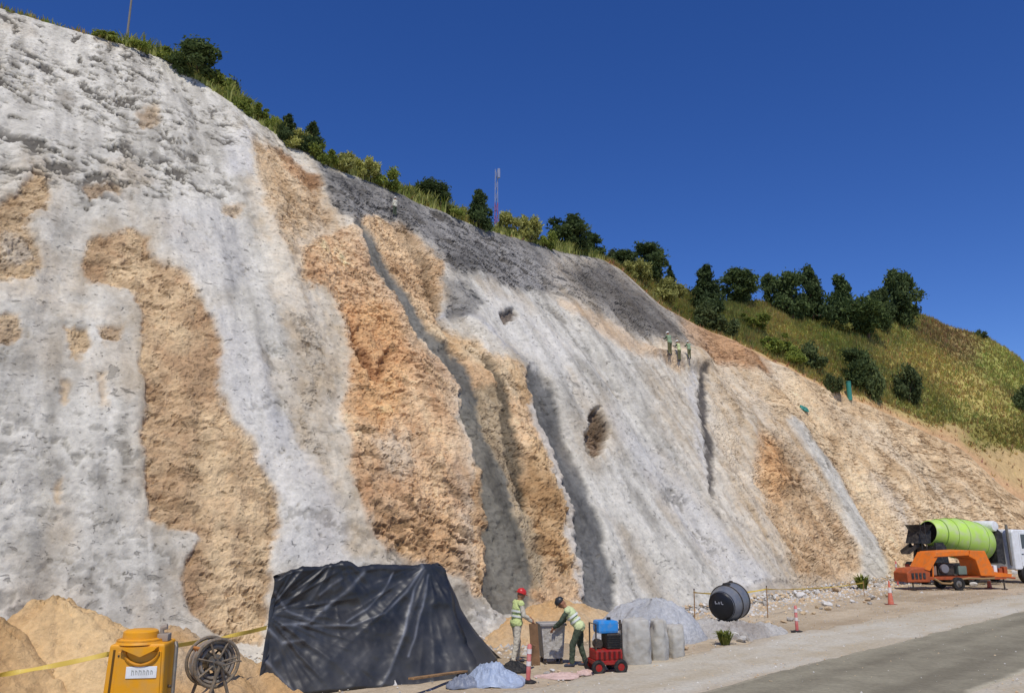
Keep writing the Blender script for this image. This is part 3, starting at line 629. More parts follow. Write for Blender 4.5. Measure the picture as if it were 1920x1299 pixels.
def strip(name, Lpts, Rpts, z, label, amp, colA, colB, edgecol, n=900, nw=44, crown=0.025, bump=0.006, edge=0.16, tracks=0.0, fn=0.0):
    """a lane of ground; its colour frays into the neighbouring dirt along both edges"""
    def res(P):
        P = np.array(P, float); d = np.r_[0, np.cumsum(np.hypot(*np.diff(P, axis=0).T))]; s = np.linspace(0, d[-1], n)
        return np.stack([np.interp(s, d, P[:, k]) for k in (0, 1)], 1)
    A, B = res(Lpts), res(Rpts); sx = np.linspace(0, 90, n); sd_ = int(z * 9000)
    e1 = amp * fbm(sx * 1.3, sx * 0 + 3.3, octs=6, seed=sd_, gain=.6); e2 = amp * fbm(sx * 1.3, sx * 0 + 9.7, octs=6, seed=sd_ + 7, gain=.6)
    dv = (B - A); dv /= np.linalg.norm(dv, axis=1)[:, None]; A = A + dv * e1[:, None]; B = B + dv * e2[:, None]
    q = np.linspace(0, 1, nw); t = q[None, :, None]; G = A[:, None] * (1 - t) + B[:, None] * t
    hump = np.clip(np.sin(np.pi * q) * 3, 0, 1)[None, :]
    x, y = G[..., 0], G[..., 1]
    zz = z + crown * np.sin(np.pi * q)[None, :] + bump * fbm(x * 1.4, y * 1.4, octs=5, seed=sd_ + 3) * hump
    zz = zz + fn * hump
    zz[:, 0] = zz[:, -1] = -0.05
    al = x * rd.x + y * rd.y; ac = x * rn.x + y * rn.y
    mix = np.clip(0.5 + 0.9 * fbm(al * 0.22, ac * 0.9, octs=5, seed=sd_ + 11) + 0.4 * fbm(x * 2.2, y * 2.2, octs=3, seed=sd_ + 13), 0, 1)
    if tracks: mix = np.clip(mix + tracks * (np.exp(-((q[None, :] - .27) / .08) ** 2) + np.exp(-((q[None, :] - .72) / .08) ** 2)) - tracks * .4, 0, 1)
    C = colA * (1 - mix[..., None]) + colB * mix[..., None]
    em = np.minimum(q, 1 - q)[None, :] / edge + 0.55 * fbm(al * 1.1, ac * 2.5, octs=4, seed=sd_ + 17); em = (1 - sstep(0.15, 0.95, em))[..., None]
    C = C * (1 - em) + edgecol * em
    V = np.concatenate([G, zz[..., None]], 2).reshape(-1, 3)
    return tag(link(name, np_mesh(name, V, grid_faces(n, nw), True, np.clip(C, .02, .8).reshape(-1, 3)), None, M_LANE), label, None, None, 'structure')
M_LANE = tint_mat('dusty_ground', 0.95, 9.0, 0.2, 0.8, 12.0, 0.04, 0.12)
rl0 = gnd(1340, 1299); rl1 = gnd(1920, 1150); rd = (rl1 - rl0).normalized(); rn = Vector((rd.y, -rd.x, 0))
def rp_(along, off): q = rl0 + rd * along + rn * off; return (q.x, q.y)
far_r = [(34, 0), (50, 2.0), (70, 7), (100, 18)]
DIRT = lin(184, 172, 150)
shl = [(-40, -2.2), (-6, -2.6), (0, -2.9), (8, -3.2), (16, -2.9), (24, -2.6), (34, -2.6), (50, -1.0), (70, 4), (100, 15)]
tq = [toe_at(np.array([s_]))[0][0] + toe_at(np.array([s_]))[1][0] * 0.4 for s_ in np.linspace(6, 125, 60)]
strip('dirt_verge', tq, [rp_(a, o + .5) for a, o in [(-40, -2.2), (-20, -2.4)] + shl[1:]], 0.004, 'rubbly tan dirt verge between slope and gravel shoulder', 0.1, lin(190, 174, 148), lin(160, 142, 116), DIRT, 900, 70, 0.0, 0.04, 0.04, 0.0, 0.05)
strip('gravel_shoulder', [rp_(*q) for q in shl], [rp_(a, max(.3, o + 3.2)) if a < 40 else rp_(a, o + 3.2) for a, o in shl], 0.10, 'pale gravel shoulder beside the dusty road', 0.5, lin(196, 190, 174), lin(180, 168, 144), DIRT, 900, 44, 0.01, 0.008, 0.22)
strip('road', [rp_(-40, 0), rp_(0, 0), rp_(15, 0)] + [rp_(*q) for q in far_r], [rp_(-40, 3.9), rp_(0, 3.9), rp_(15, 3.9)] + [rp_(a, o + 3.9) for a, o in far_r], 0.12, 'grey-brown dusty construction road', 0.2, lin(150, 144, 124), lin(124, 118, 101), lin(174, 166, 144), 900, 60, 0.02, 0.006, 0.05, 0.45)
strip('gravel_shoulder', [rp_(a, o + 3.6) for a, o in [(-40, 0), (0, 0), (15, 0)] + far_r], [rp_(a, o + 9) for a, o in [(-40, 0), (0, 0), (15, 0)] + far_r], 0.095, 'pale gravel shoulder on the near side of the road', 0.4, lin(196, 190, 174), lin(180, 168, 144), DIRT, 900, 44, 0.0, 0.008, 0.1)

# ================================================================== VEGETATION
M_LEAF = tint_mat('foliage', 0.75, 2.0, 0.25, 0.0, spec=0.25, objrand=0.2, transl=0.35)
M_BARK = mat('bark', lin(96, 80, 62), 0.95, var=0.3, vscale=6, bump=0.6, bscale=20)
M_GRASS = tint_mat('dry_grass', 0.85, 1.5, 0.2, 0.0, spec=0.15, transl=0.25)
def leaf_cloud(centres, radii, n_each, size, colA, colB, rng, droop=0.0):
    V, C = [], []
    for (c, r, n) in zip(centres, radii, n_each):
        d = rng.normal(size=(n, 3)); d /= np.linalg.norm(d, axis=1)[:, None]
        rr = r * (0.35 + 0.65 * rng.random(n) ** 0.5)[:, None]
        rr = np.where(rng.random((n, 1)) < 0.22, rr * 1.65, rr)                # stray twigs beyond the clump
        p = np.array(c) + d * rr * np.array([1, 1, 0.85])
        a = rng.normal(size=(n, 3)) + d * 0.3; a /= np.linalg.norm(a, axis=1)[:, None]
        b = np.cross(a, rng.normal(size=(n, 3))); b /= np.linalg.norm(b, axis=1)[:, None]
        s = size * (0.55 + 0.9 * rng.random(n))[:, None]
        a[:, 2] -= droop
        quad = np.stack([p - a * s, p + b * s * 0.45, p + a * s, p - b * s * 0.45], 1)
        V.append(quad.reshape(-1, 3))
        t = np.clip(rng.random((n, 1)) * 0.7 + 0.3 * rng.random(), 0, 1)
        C.append(np.repeat(colA * (1 - t) + colB * t, 4, 0))
    V = np.concatenate(V); C = np.concatenate(C); q = np.arange(len(V)).reshape(-1, 4)
    return V, q, C
def crown_mesh(kind, seed):
    rng = np.random.default_rng(seed); cs, rs = [], []
    if kind == 'round':
        for i in range(34):
            d = rng.normal(size=3); d /= np.linalg.norm(d)
            cs.append(np.array([0, 0, 0.54]) + d * np.array([0.34, 0.34, 0.36]) * (0.35 + 0.65 * rng.random()) + rng.normal(size=3) * 0.04); rs.append(0.05 + 0.17 * rng.random() ** 1.4)
        A, B = lin(58, 78, 44), lin(114, 130, 72)
    elif kind == 'pine':
        for i in range(38):
            z = 0.10 + 0.87 * (i / 38.0); w = (1.02 - z) * 0.42 + 0.04; a = rng.random() * 6.28; q = w * (0.25 + 0.75 * rng.random())
            cs.append(np.array([math.cos(a) * q, math.sin(a) * q, z + rng.normal() * 0.02])); rs.append(0.05 + 0.09 * (1.1 - z))
        A, B = lin(50, 70, 42), lin(98, 114, 66)
    elif kind == 'tall':
        for i in range(36):
            z = 0.14 + 0.80 * rng.random(); w = 0.30 * math.sin(min(1, (z + 0.05) / 1.0) * 2.7) + 0.04; a = rng.random() * 6.28; q = w * rng.random() ** 0.5
            cs.append(np.array([math.cos(a) * q, math.sin(a) * q, z])); rs.append(0.07 + 0.09 * rng.random())
        A, B = lin(54, 74, 44), lin(106, 120, 70)
    else:
        for i in range(22):
            a = rng.random() * 6.28; q = 0.55 * rng.random() ** 0.7
            cs.append(np.array([math.cos(a) * q, math.sin(a) * q, 0.12 + 0.72 * rng.random() ** 1.3 * (1 - 0.6 * q)])); rs.append(0.06 + 0.17 * rng.random() ** 1.5)
        A, B = {'bush': (lin(92, 112, 46), lin(166, 174, 84)), 'drybush': (lin(134, 138, 68), lin(202, 200, 124)), 'darkbush': (lin(66, 82, 52), lin(116, 126, 76))}[kind]
    n = [int(150 * (r / 0.13) ** 1.6) + 60 for r in rs]
    V, q, C = leaf_cloud(cs, rs, n, 0.036 if kind in ('round', 'tall', 'pine') else 0.055, A, B, rng, 0.25 if kind == 'pine' else 0.0)
    return np_mesh(kind + '_crown', V, q, False, C), cs
def wood_mesh(kind, cs, seed):
    rng = random.Random(seed); m = MB()
    if kind in ('round', 'pine', 'tall'):
        top = 0.95 if kind == 'pine' else 0.7
        pts = [(rng.uniform(-.02, .02) * i, rng.uniform(-.02, .02) * i, -0.06 + (top + 0.06) * i / 6) for i in range(7)]
        m.tube(pts, [0.034 * (1 - 0.85 * i / 6) + 0.003 for i in range(7)], 7)
        for c in cs[::3]:
            z0 = max(0.15, c[2] - 0.18); m.tube([(0, 0, z0), (c[0] * .5, c[1] * .5, (z0 + c[2]) / 2 + .02), tuple(c)], [0.012, 0.008, 0.003], 5)
    else:
        for c in cs[::2]: m.tube([(c[0] * .1, c[1] * .1, -0.06), (c[0] * .5, c[1] * .5, c[2] * .5), tuple(c)], [0.016, 0.011, 0.004], 5)
    return m
VEG = {}
for kind in ('round', 'pine', 'tall', 'bush', 'drybush', 'darkbush'):
    for sd in (1, 2, 3):
        me, cs = crown_mesh(kind, sd * 17 + len(kind)); wm = wood_mesh(kind, cs, sd)
        o = wm.build(kind + '_wood', M_BARK, None, True); wme = o.data; bpy.data.objects.remove(o)
        me.materials.append(M_LEAF); VEG[(kind, sd)] = (me, wme)
def plant(kind, var, P, h, wdt, label, group, name=None, cat=None):
    tree = kind in ('round', 'pine', 'tall')
    nm = name or {'round': 'broadleaf_tree', 'pine': 'pine_tree', 'tall': 'tall_tree', 'bush': 'green_bush', 'drybush': 'dry_bush', 'darkbush': 'dark_bush'}[kind]
    r = thing(nm, label, cat or ('tree' if tree else 'bush'), P, random.uniform(0, 6.28), group)
    me, wm = VEG[(kind, var)]; nat = {'round': 0.9, 'pine': 0.8, 'tall': 0.72, 'bush': 1.2, 'drybush': 1.3, 'darkbush': 1.25}[kind]
    sx = wdt / nat
    hh = h / {'round': 1.08, 'pine': 1.02, 'tall': 1.03, 'bush': 0.92, 'drybush': 0.9, 'darkbush': 0.95}[kind]
    for nm2, m2 in (('crown', me), ('trunk' if tree else 'stem', wm)):
        o = link(nm2, m2, r); o.scale = (sx, sx, hh)
    return r
# (kind, x, base y, top y, width px, label)
TREES = [
 ('tall', 372, 150, 70, 84, 'dark rounded tree at the top of the pale concrete crest'),
 ('pine', 546, 246, 186, 44, 'left one of two small dark pines on the upper crest'),
 ('pine', 600, 272, 204, 56, 'right one of two small dark pines on the upper crest'),
 ('tall', 808, 392, 332, 66, 'small round tree above the dark concrete, left of the mast'),
 ('pine', 900, 426, 345, 58, 'slim dark tree right beside the red and white mast'),
 ('tall', 1062, 484, 396, 84, 'broad dark tree on the crest right of the mast'),
 ('pine', 1108, 494, 428, 66, 'lower dark tree leaning out right of the broad crest tree'),
 ('tall', 1212, 528, 448, 66, 'green tree on the crest above the darkest concrete'),
 ('tall', 1174, 512, 464, 52, 'small green tree left of the taller crest tree'),
 ('pine', 1258, 534, 494, 24, 'tiny dark pine between two crest trees'),
 ('pine', 1326, 590, 488, 70, 'tall dark pine at the left end of the hilltop trees'),
 ('tall', 1386, 566, 497, 74, 'dark rounded tree beside the left hilltop pine'),
 ('tall', 1440, 572, 510, 30, 'thin grey-green sapling on the hilltop'),
 ('tall', 1490, 602, 504, 66, 'dark hilltop tree with a brownish neighbour on its right'),
 ('pine', 1526, 606, 493, 66, 'tall brownish-green hilltop tree in the middle of the grove'),
 ('pine', 1582, 620, 508, 84, 'broad dark green tree right of the grove centre'),
 ('round', 1630, 640, 545, 90, 'low spreading green tree at the front of the grove'),
 ('tall', 1690, 612, 496, 64, 'tallest tree at the right end of the hilltop grove'),
 ('tall', 1655, 620, 538, 46, 'slender tree tucked left of the right end tree'),
 ('tall', 1612, 728, 646, 56, 'grey-green tree on the lower hillside behind the teal tube'),
]
for i, (kd, x, yb, yt, wpx, lab) in enumerate(TREES):
    P = hill_at(x, yb); s = mpp(P); plant(kd, i % 3 + 1, P - Vector((0, 0, .1)), (yb - yt) * s, wpx * s, lab, 'trees on the hill')
BUSHES = [
 ('bush', 205, 66, 46, 50, 'low green shrub nearest the utility pole, on its left'), ('bush', 252, 84, 60, 46, 'low green shrub just right of the utility pole'),
 ('bush', 325, 128, 82, 80, 'bright yellow-green bush left of the dark crest tree'), ('bush', 405, 178, 128, 64, 'green bush just below the dark crest tree'),
 ('darkbush', 432, 196, 146, 46, 'dark bush on the upper crest below the green bush'), ('bush', 475, 222, 184, 60, 'yellow-green bush between dark bush and small pines'),
 ('bush', 520, 250, 214, 44, 'small green bush left of the two small pines'), ('drybush', 565, 275, 240, 52, 'pale grass clump under the two small pines'),
 ('bush', 612, 300, 262, 56, 'green clump right below the small pines'), ('drybush', 645, 318, 276, 60, 'pale yellow-green clump, first of the long crest hedge'),
 ('drybush', 685, 336, 292, 60, 'pale yellow-green clump, middle of the long crest hedge'), ('bush', 722, 352, 310, 56, 'green clump, last of the long crest hedge'),
 ('drybush', 765, 372, 345, 40, 'small clump left of the small round tree'), ('bush', 845, 402, 376, 40, 'small clump right of the small round tree'),
 ('drybush', 868, 416, 388, 40, 'straw clump left of the slim dark tree'), ('drybush', 950, 444, 396, 64, 'straw-coloured bush right below the mast'),
 ('drybush', 992, 452, 402, 54, 'straw-coloured bush left of the broad crest tree'), ('bush', 1020, 460, 426, 40, 'small green bush touching the broad crest tree'),
 ('darkbush', 1145, 506, 470, 40, 'dark bush in the dip between two crest trees'), ('drybush', 1185, 532, 486, 60, 'olive bush under the green crest tree'),
 ('drybush', 1250, 570, 522, 70, 'olive rounded bush left of the left hilltop pine'), ('darkbush', 1332, 618, 566, 76, 'dark bush at the foot of the left hilltop pine'),
 ('darkbush', 1362, 632, 590, 50, 'dark low bush on the rusty soil edge'), ('bush', 1450, 660, 620, 70, 'green bush on the slope below the hilltop'),
 ('darkbush', 1522, 690, 640, 60, 'dark bush low on the hill left of the teal tube'), ('bush', 1488, 680, 646, 60, 'green bush on the hill edge left of the dark bush'),
 ('darkbush', 1640, 748, 676, 50, 'dark bush right behind the teal tube'), ('darkbush', 1697, 752, 684, 66, 'round dark bush alone on the right hillside'),
 ('darkbush', 1562, 738, 700, 36, 'small dark bush left of the teal tube'), ('darkbush', 1838, 634, 616, 26, 'tiny bush alone on the right skyline'),
 ('darkbush', 1920, 770, 726, 44, 'blue-green bush cut by the right picture edge'), ('drybush', 1560, 618, 588, 60, 'straw bush under the grove'),
 ('bush', 1405, 614, 584, 60, 'green bush on open grass right of the left pine')]
for i, (kd, x, yb, yt, wpx, lab) in enumerate(BUSHES):
    P = hill_at(x, yb); s = mpp(P); plant(kd, i % 3 + 1, P - Vector((0, 0, .1)), (yb - yt) * s * 1.1, wpx * s, lab, 'bushes along the crest and hill')

# grass over the hill: nobody could count it
def grass_field(n):
    rng = np.random.default_rng(5)
    ci = rng.random(n) * (len(hc) - 1.01); ri = rng.random(n) * (nvis + 6)
    ci = np.where(rng.random(n) < 0.75, np.interp(rng.random(n), [0, 1], [np.argmax(cpx > 1130), np.argmax(cpx > 2100)]), ci)
    i, j = ci.astype(int), np.clip(ri.astype(int), 1, NH - 2); u, v = (ci - i)[:, None], (ri - ri.astype(int))[:, None]
    p = (HP[i, j] * (1 - u) + HP[i + 1, j] * u) * (1 - v) + (HP[i, j + 1] * (1 - u) + HP[i + 1, j + 1] * u) * v
    keep = (BAREW[i, j] < 0.35 + 0.1 * rng.random(n)) | (rng.random(n) < 0.06); p = p[keep]; base = HC[i, j][keep]; n = len(p)
    V, C = [], []
    hgt = (0.14 + 0.32 * rng.random(n) ** 2) * (1 + 0.5 * fbm(p[:, 0] * .3, p[:, 1] * .3, octs=2, seed=8))
    jit = (0.85 + 0.32 * rng.random(n))[:, None] * (1 + 0.12 * rng.normal(size=(n, 3)))
    for b in range(4):
        a = rng.random(n) * 6.28; d = np.stack([np.cos(a), np.sin(a), np.zeros(n)], 1)
        wd = (0.035 + 0.04 * rng.random(n))[:, None]; o = d * 0.08
        side = np.stack([-np.sin(a), np.cos(a), np.zeros(n)], 1) * wd
        tip = p + d * (0.15 + 0.25 * rng.random(n))[:, None] + np.stack([np.zeros(n), np.zeros(n), hgt * (0.7 + 0.5 * rng.random(n))], 1)
        V.append(np.stack([p + o - side - [0, 0, .05], p + o + side - [0, 0, .05], tip], 1))
        C.append(np.repeat(np.clip(base * jit * 1.12, 0.02, 0.6), 3, 0))
    V = np.concatenate(V).reshape(-1, 3); C = np.concatenate(C)
    return np_mesh('hill_grass', V, np.arange(len(V)).reshape(-1, 3), False, C)
tag(link('hill_grass', grass_field(80000), None, M_GRASS), 'dry yellow-green grass covering the hillside', 'grass', None, 'stuff')

def crest_grass(n):
    rng = np.random.default_rng(15); cc = np.where((cpx > 170) & (cpx < 1160))[0]
    px0 = np.interp(rng.random(n), [0, .12, .34, .42, .78, .86, 1], [190, 300, 500, 540, 760, 930, 1130]); ci = np.interp(px0, cpx[cc], cc); i = np.clip(ci.astype(int), 0, len(hc) - 2); u = (ci - i)[:, None]
    j = 1 + (rng.random(n) * 46).astype(int); p = HP[i, j] * (1 - u) + HP[i + 1, j] * u
    hg = (0.2 + 0.5 * rng.random(n)) * (0.45 + 0.75 * sstep(-.3, .4, noise(px0 * .02, px0 * 0 + 2.0, seed=3))); V, C = [], []
    for b in range(3):
        a = rng.random(n) * 6.28; d = np.stack([np.cos(a), np.sin(a), np.zeros(n)], 1); sd = np.stack([-np.sin(a), np.cos(a), np.zeros(n)], 1) * (.03 + .03 * rng.random(n))[:, None]
        q = p + d * rng.random((n, 1)) * .2; z1 = np.stack([np.zeros(n), np.zeros(n), hg * .65], 1); z2 = np.stack([np.zeros(n), np.zeros(n), hg * (.8 + .3 * rng.random(n))], 1)
        mid = q + z1 + d * (hg * .15)[:, None]; tip = q + z2 + d * (hg * .5)[:, None]
        V.append(np.stack([q - sd - [0, 0, .1], q + sd - [0, 0, .1], mid + sd * .8, mid - sd * .8], 1)); V.append(np.stack([mid - sd * .8, mid + sd * .8, tip + sd * .2, tip - sd * .2], 1))
        t = rng.random((n, 1)); c = (lin(104, 120, 52) * (1 - t) + lin(196, 196, 118) * t); C += [np.repeat(c, 4, 0)] * 2
    V = np.concatenate(V).reshape(-1, 3); return np_mesh('crest_grass', V, np.arange(len(V)).reshape(-1, 4), False, np.concatenate(C))
tag(link('crest_grass', crest_grass(9000), None, M_GRASS), 'tall pale green grass along the crest of the cut', 'grass', None, 'stuff')

# ================================================================== EARTH AT THE TOE
ROCKM = {}
M_STONE = tint_mat('broken_rock', 0.95, 8.0, 0.25, 0.5, 12, 0.04, 0.15)
def rock_mesh(seed, col):
    b = bmesh.new(); bmesh.ops.create_icosphere(b, subdivisions=2, radius=0.5)
    V = np.array([v.co[:] for v in b.verts]); F_ = [[v.index for v in f.verts] for f in b.faces]; b.free()
    rng = np.random.default_rng(seed)
    for k in range(7):                                          # planar facets
        n = rng.normal(size=3); n /= np.linalg.norm(n); h = 0.26 + 0.16 * rng.random(); d = V @ n
        V = V - np.maximum(d - h, 0)[:, None] * n
    V *= np.array([1.0, 0.8, 0.7]) * (0.85 + 0.3 * rng.random(3))
    V += 0.02 * rng.normal(size=V.shape)
    C = np.tile(col, (len(V), 1)) * (0.9 + 0.2 * rng.random((len(V), 1)))
    me = np_mesh('rock', V, np.array(F_), False, C); me.materials.append(M_STONE); return me
rcols = [lin(186, 182, 174), lin(198, 176, 142), lin(164, 158, 148), lin(190, 166, 134), lin(206, 202, 194)]
RK = [rock_mesh(i + 1, rcols[i % 5]) for i in range(10)]
def rocks_near(zone_pts, n, lo, hi, label, group):
    for k in range(n):
        x, y = random.choice(zone_pts); x += random.uniform(-26, 26); y += random.uniform(-7, 7)
        P = gnd(x, y); s = random.uniform(lo, hi)
        o = link('rock', RK[random.randrange(10)]); o.scale = (s, s, s * random.uniform(.7, 1)); o.location = P + Vector((0, 0, s * .2))
        o.rotation_euler = (random.uniform(-.4, .4), random.uniform(-.4, .4), random.uniform(0, 6.28)); tag(o, label, 'rock', group)
rocks_near([(1300, 1196), (1340, 1192), (1400, 1192), (1430, 1184), (1375, 1200), (1260, 1215)], 34, 0.18, 0.5, 'grey broken rock in the heap around the drum tank', 'rocks heaped around the drum tank')
rocks_near([(1340, 1190), (1370, 1192), (1400, 1190), (1425, 1186)], 12, 0.3, 0.55, 'larger grey rock wedged directly under the drum tank', 'rocks under the drum tank')
rocks_near([(1460, 1168), (1520, 1152), (1560, 1140), (1610, 1128), (1650, 1118)], 22, 0.15, 0.42, 'small rock along the gravel edge between the two right-hand cones', 'rocks along the gravel edge')
rocks_near([(1100, 1262), (1050, 1268), (1020, 1276), (965, 1262)], 10, 0.08, 0.2, 'small stone lying on the ground in front of the workers', 'stones before the workers')
for s_ in np.linspace(30, 92, 34):                              # fallen blocks along the toe
    c_, n_ = toe_at(np.array([s_ + random.uniform(-.9, .9)])); q_ = random.uniform(.2, .62); o_ = random.uniform(-.2, 1.1)
    o = link('rock', RK[random.randrange(10)]); o.scale = (q_, q_, q_ * .8); o.location = (c_[0][0] - n_[0][0] * o_, c_[0][1] - n_[0][1] * o_, q_ * .22 + max(0, -o_) * .6)
    o.rotation_euler = (random.uniform(-.5, .5), random.uniform(-.5, .5), random.uniform(0, 6.28)); tag(o, 'fallen rock block lying at the foot of the cut slope', 'rock', 'fallen blocks along the toe')
# rubble and pebbles: uncountable
def rubble():
    rng = np.random.default_rng(3); base = np.array([[0, 0, .5], [.5, 0, 0], [0, .5, 0], [-.5, 0, 0], [0, -.5, 0], [0, 0, -.4]]); T = np.array([[0, 1, 2], [0, 2, 3], [0, 3, 4], [0, 4, 1], [5, 2, 1], [5, 3, 2], [5, 4, 3], [5, 1, 4]])
    n = 14000; s = rng.random(n) * 74 + 16; c, nin = toe_at(s)
    off = np.abs(rng.normal(size=n)) * 1.3 - 0.5
    p = np.concatenate([c - nin * off[:, None], np.zeros((n, 1))], 1); p[:, 2] = np.clip(-off, 0, 1) * 0.62 + 0.04
    # pebbles strewn on shoulder and dirt
    m = 12000; al = rng.random(m) * 50 - 8; of = rng.random(m) * 13 - 7.2
    q = np.array(rl0) + np.array(rd) * al[:, None] + np.array(rn) * of[:, None]; q[:, 2] = np.where(of > 0, 0.138, np.where(of > -2.7, 0.108, 0.07)); q = q[(of < 0.1) | (of > 3.8) | (rng.random(m) < .10)]; m = len(q)
    P = np.concatenate([p, q]); sz = np.concatenate([0.05 + 0.22 * rng.random(n) ** 3, 0.015 + 0.05 * rng.random(m) ** 3])
    jit = base[None] * (0.7 + 0.6 * rng.random((n + m, 6, 1)))
    a = rng.random(n + m) * 6.28; ca, sa = np.cos(a)[:, None], np.sin(a)[:, None]
    X = jit[..., 0] * ca - jit[..., 1] * sa; Y = jit[..., 0] * sa + jit[..., 1] * ca
    V = P[:, None] + np.stack([X, Y, jit[..., 2] * 0.8], 2) * sz[:, None, None]
    cc = np.array(rcols)[rng.integers(0, 5, n + m)] * (0.85 + 0.3 * rng.random((n + m, 1)))
    Ff = (np.arange(n + m) * 6)[:, None, None] + T[None]
    return np_mesh('rubble', V.reshape(-1, 3), Ff.reshape(-1, 3), False, np.repeat(np.clip(cc, 0, .8), 6, 0))
tag(link('rubble', rubble(), None, M_STONE), 'loose pale rubble and pebbles along the toe and shoulder', 'rubble', None, 'stuff')

M_SOIL = tint_mat('loose_soil', 0.97, 8.0, 0.22, 1.0, 7.0, 0.10, 0.1)
def mound(name, label, cat, P, rx, ry, h, rz, colA, colB, seed, sharp=1.0, m=None, amp=0.15):
    n = 130; x = np.linspace(-1, 1, n); X, Y = np.meshgrid(x, x, indexing='ij'); r = np.hypot(X, Y)
    W = np.stack([X * rx, Y * ry], 2); ang = np.arctan2(Y, X)
    edge_ = 1 + 0.16 * noise(np.cos(ang) * 1.8 + seed, np.sin(ang) * 1.8, seed=seed); re = r / edge_
    prof = np.clip(1.06 - np.sqrt(re * re + 0.018), 0, 1) ** sharp * (0.72 + 0.28 * np.clip(1 - re, 0, 1)) if sharp >= 0.8 else np.clip(1 - re * re, 0, 1) ** (sharp + .3)
    lump = np.clip(prof * 5, 0, 1)
    rill = ridged(np.cos(ang) * 3.5, np.sin(ang) * 3.5, re * 1.2, octs=3, seed=seed + 2)
    z = h * prof * (1 + 0.10 * rill) + lump * (amp * 2.2 * fbm(W[..., 0] * .9, W[..., 1] * .9, octs=6, seed=seed, gain=.55) + .09 * fbm(W[..., 0] * 4.5, W[..., 1] * 4.5, octs=4, seed=seed + 9, gain=.65)) - 0.06
    t = np.clip(0.5 + 1.2 * fbm(W[..., 0] * .9, W[..., 1] * .9, octs=4, seed=seed + 5), 0, 1)[..., None]
    C = colA * (1 - t) + colB * t
    V = np.concatenate([W, z[..., None]], 2).reshape(-1, 3); o = link(name, np_mesh(name, V, grid_faces(n, n), True, C.reshape(-1, 3)), None, m or M_SOIL)
    o.location = P; o.rotation_euler = (0, 0, rz); return tag(o, label, cat, 'earth piles at the toe')
TAN_A, TAN_B = lin(234, 200, 148), lin(206, 168, 118)
pk = at(110, 1085, 15.6); mound('soil_pile', 'tan soil pile with a pointed top behind the yellow machine', 'soil pile', (pk.x, pk.y, 0), 3.6, 2.8, 2.1, 0.3, TAN_A, TAN_B, 3)
pk = at(-40, 1070, 14.2); mound('soil_pile', 'tan soil pile cut off by the left picture edge', 'soil pile', (pk.x, pk.y, 0), 3.3, 2.7, 2.2, 1.0, TAN_A, TAN_B, 9)
pk = at(330, 1150, 16.7); mound('soil_pile', 'low tan soil pile between yellow machine and black tarpaulin', 'soil pile', (pk.x, pk.y, 0), 3.0, 2.2, 1.35, 0.5, lin(206, 182, 148), TAN_B, 14, 0.9)
pk = gnd(1080, 1215); mound('soil_pile', 'low tan soil pile behind the two workers', 'soil pile', (pk.x - 0.6, pk.y + 2.4, 0), 3.6, 2.0, 1.25, 0.6, lin(208, 182, 144), TAN_B, 21, 0.9)
pk = gnd(1230, 1212); mound('sand_pile', 'pale grey sand pile behind the dusty drums', 'sand pile', (pk.x + 0.2, pk.y + 1.6, 0), 2.3, 1.7, 1.2, 0.7, lin(190, 191, 191), lin(166, 166, 165), 33, 0.5, None, 0.045)
pk = gnd(1385, 1196); mound('rubble_heap', 'low grey rubble heap under the drum tank', 'rubble heap', (pk.x - .1, pk.y + .55, 0), 1.9, 1.5, 0.58, 0.4, lin(190, 186, 178), lin(160, 152, 142), 44, 0.45, None, 0.14)

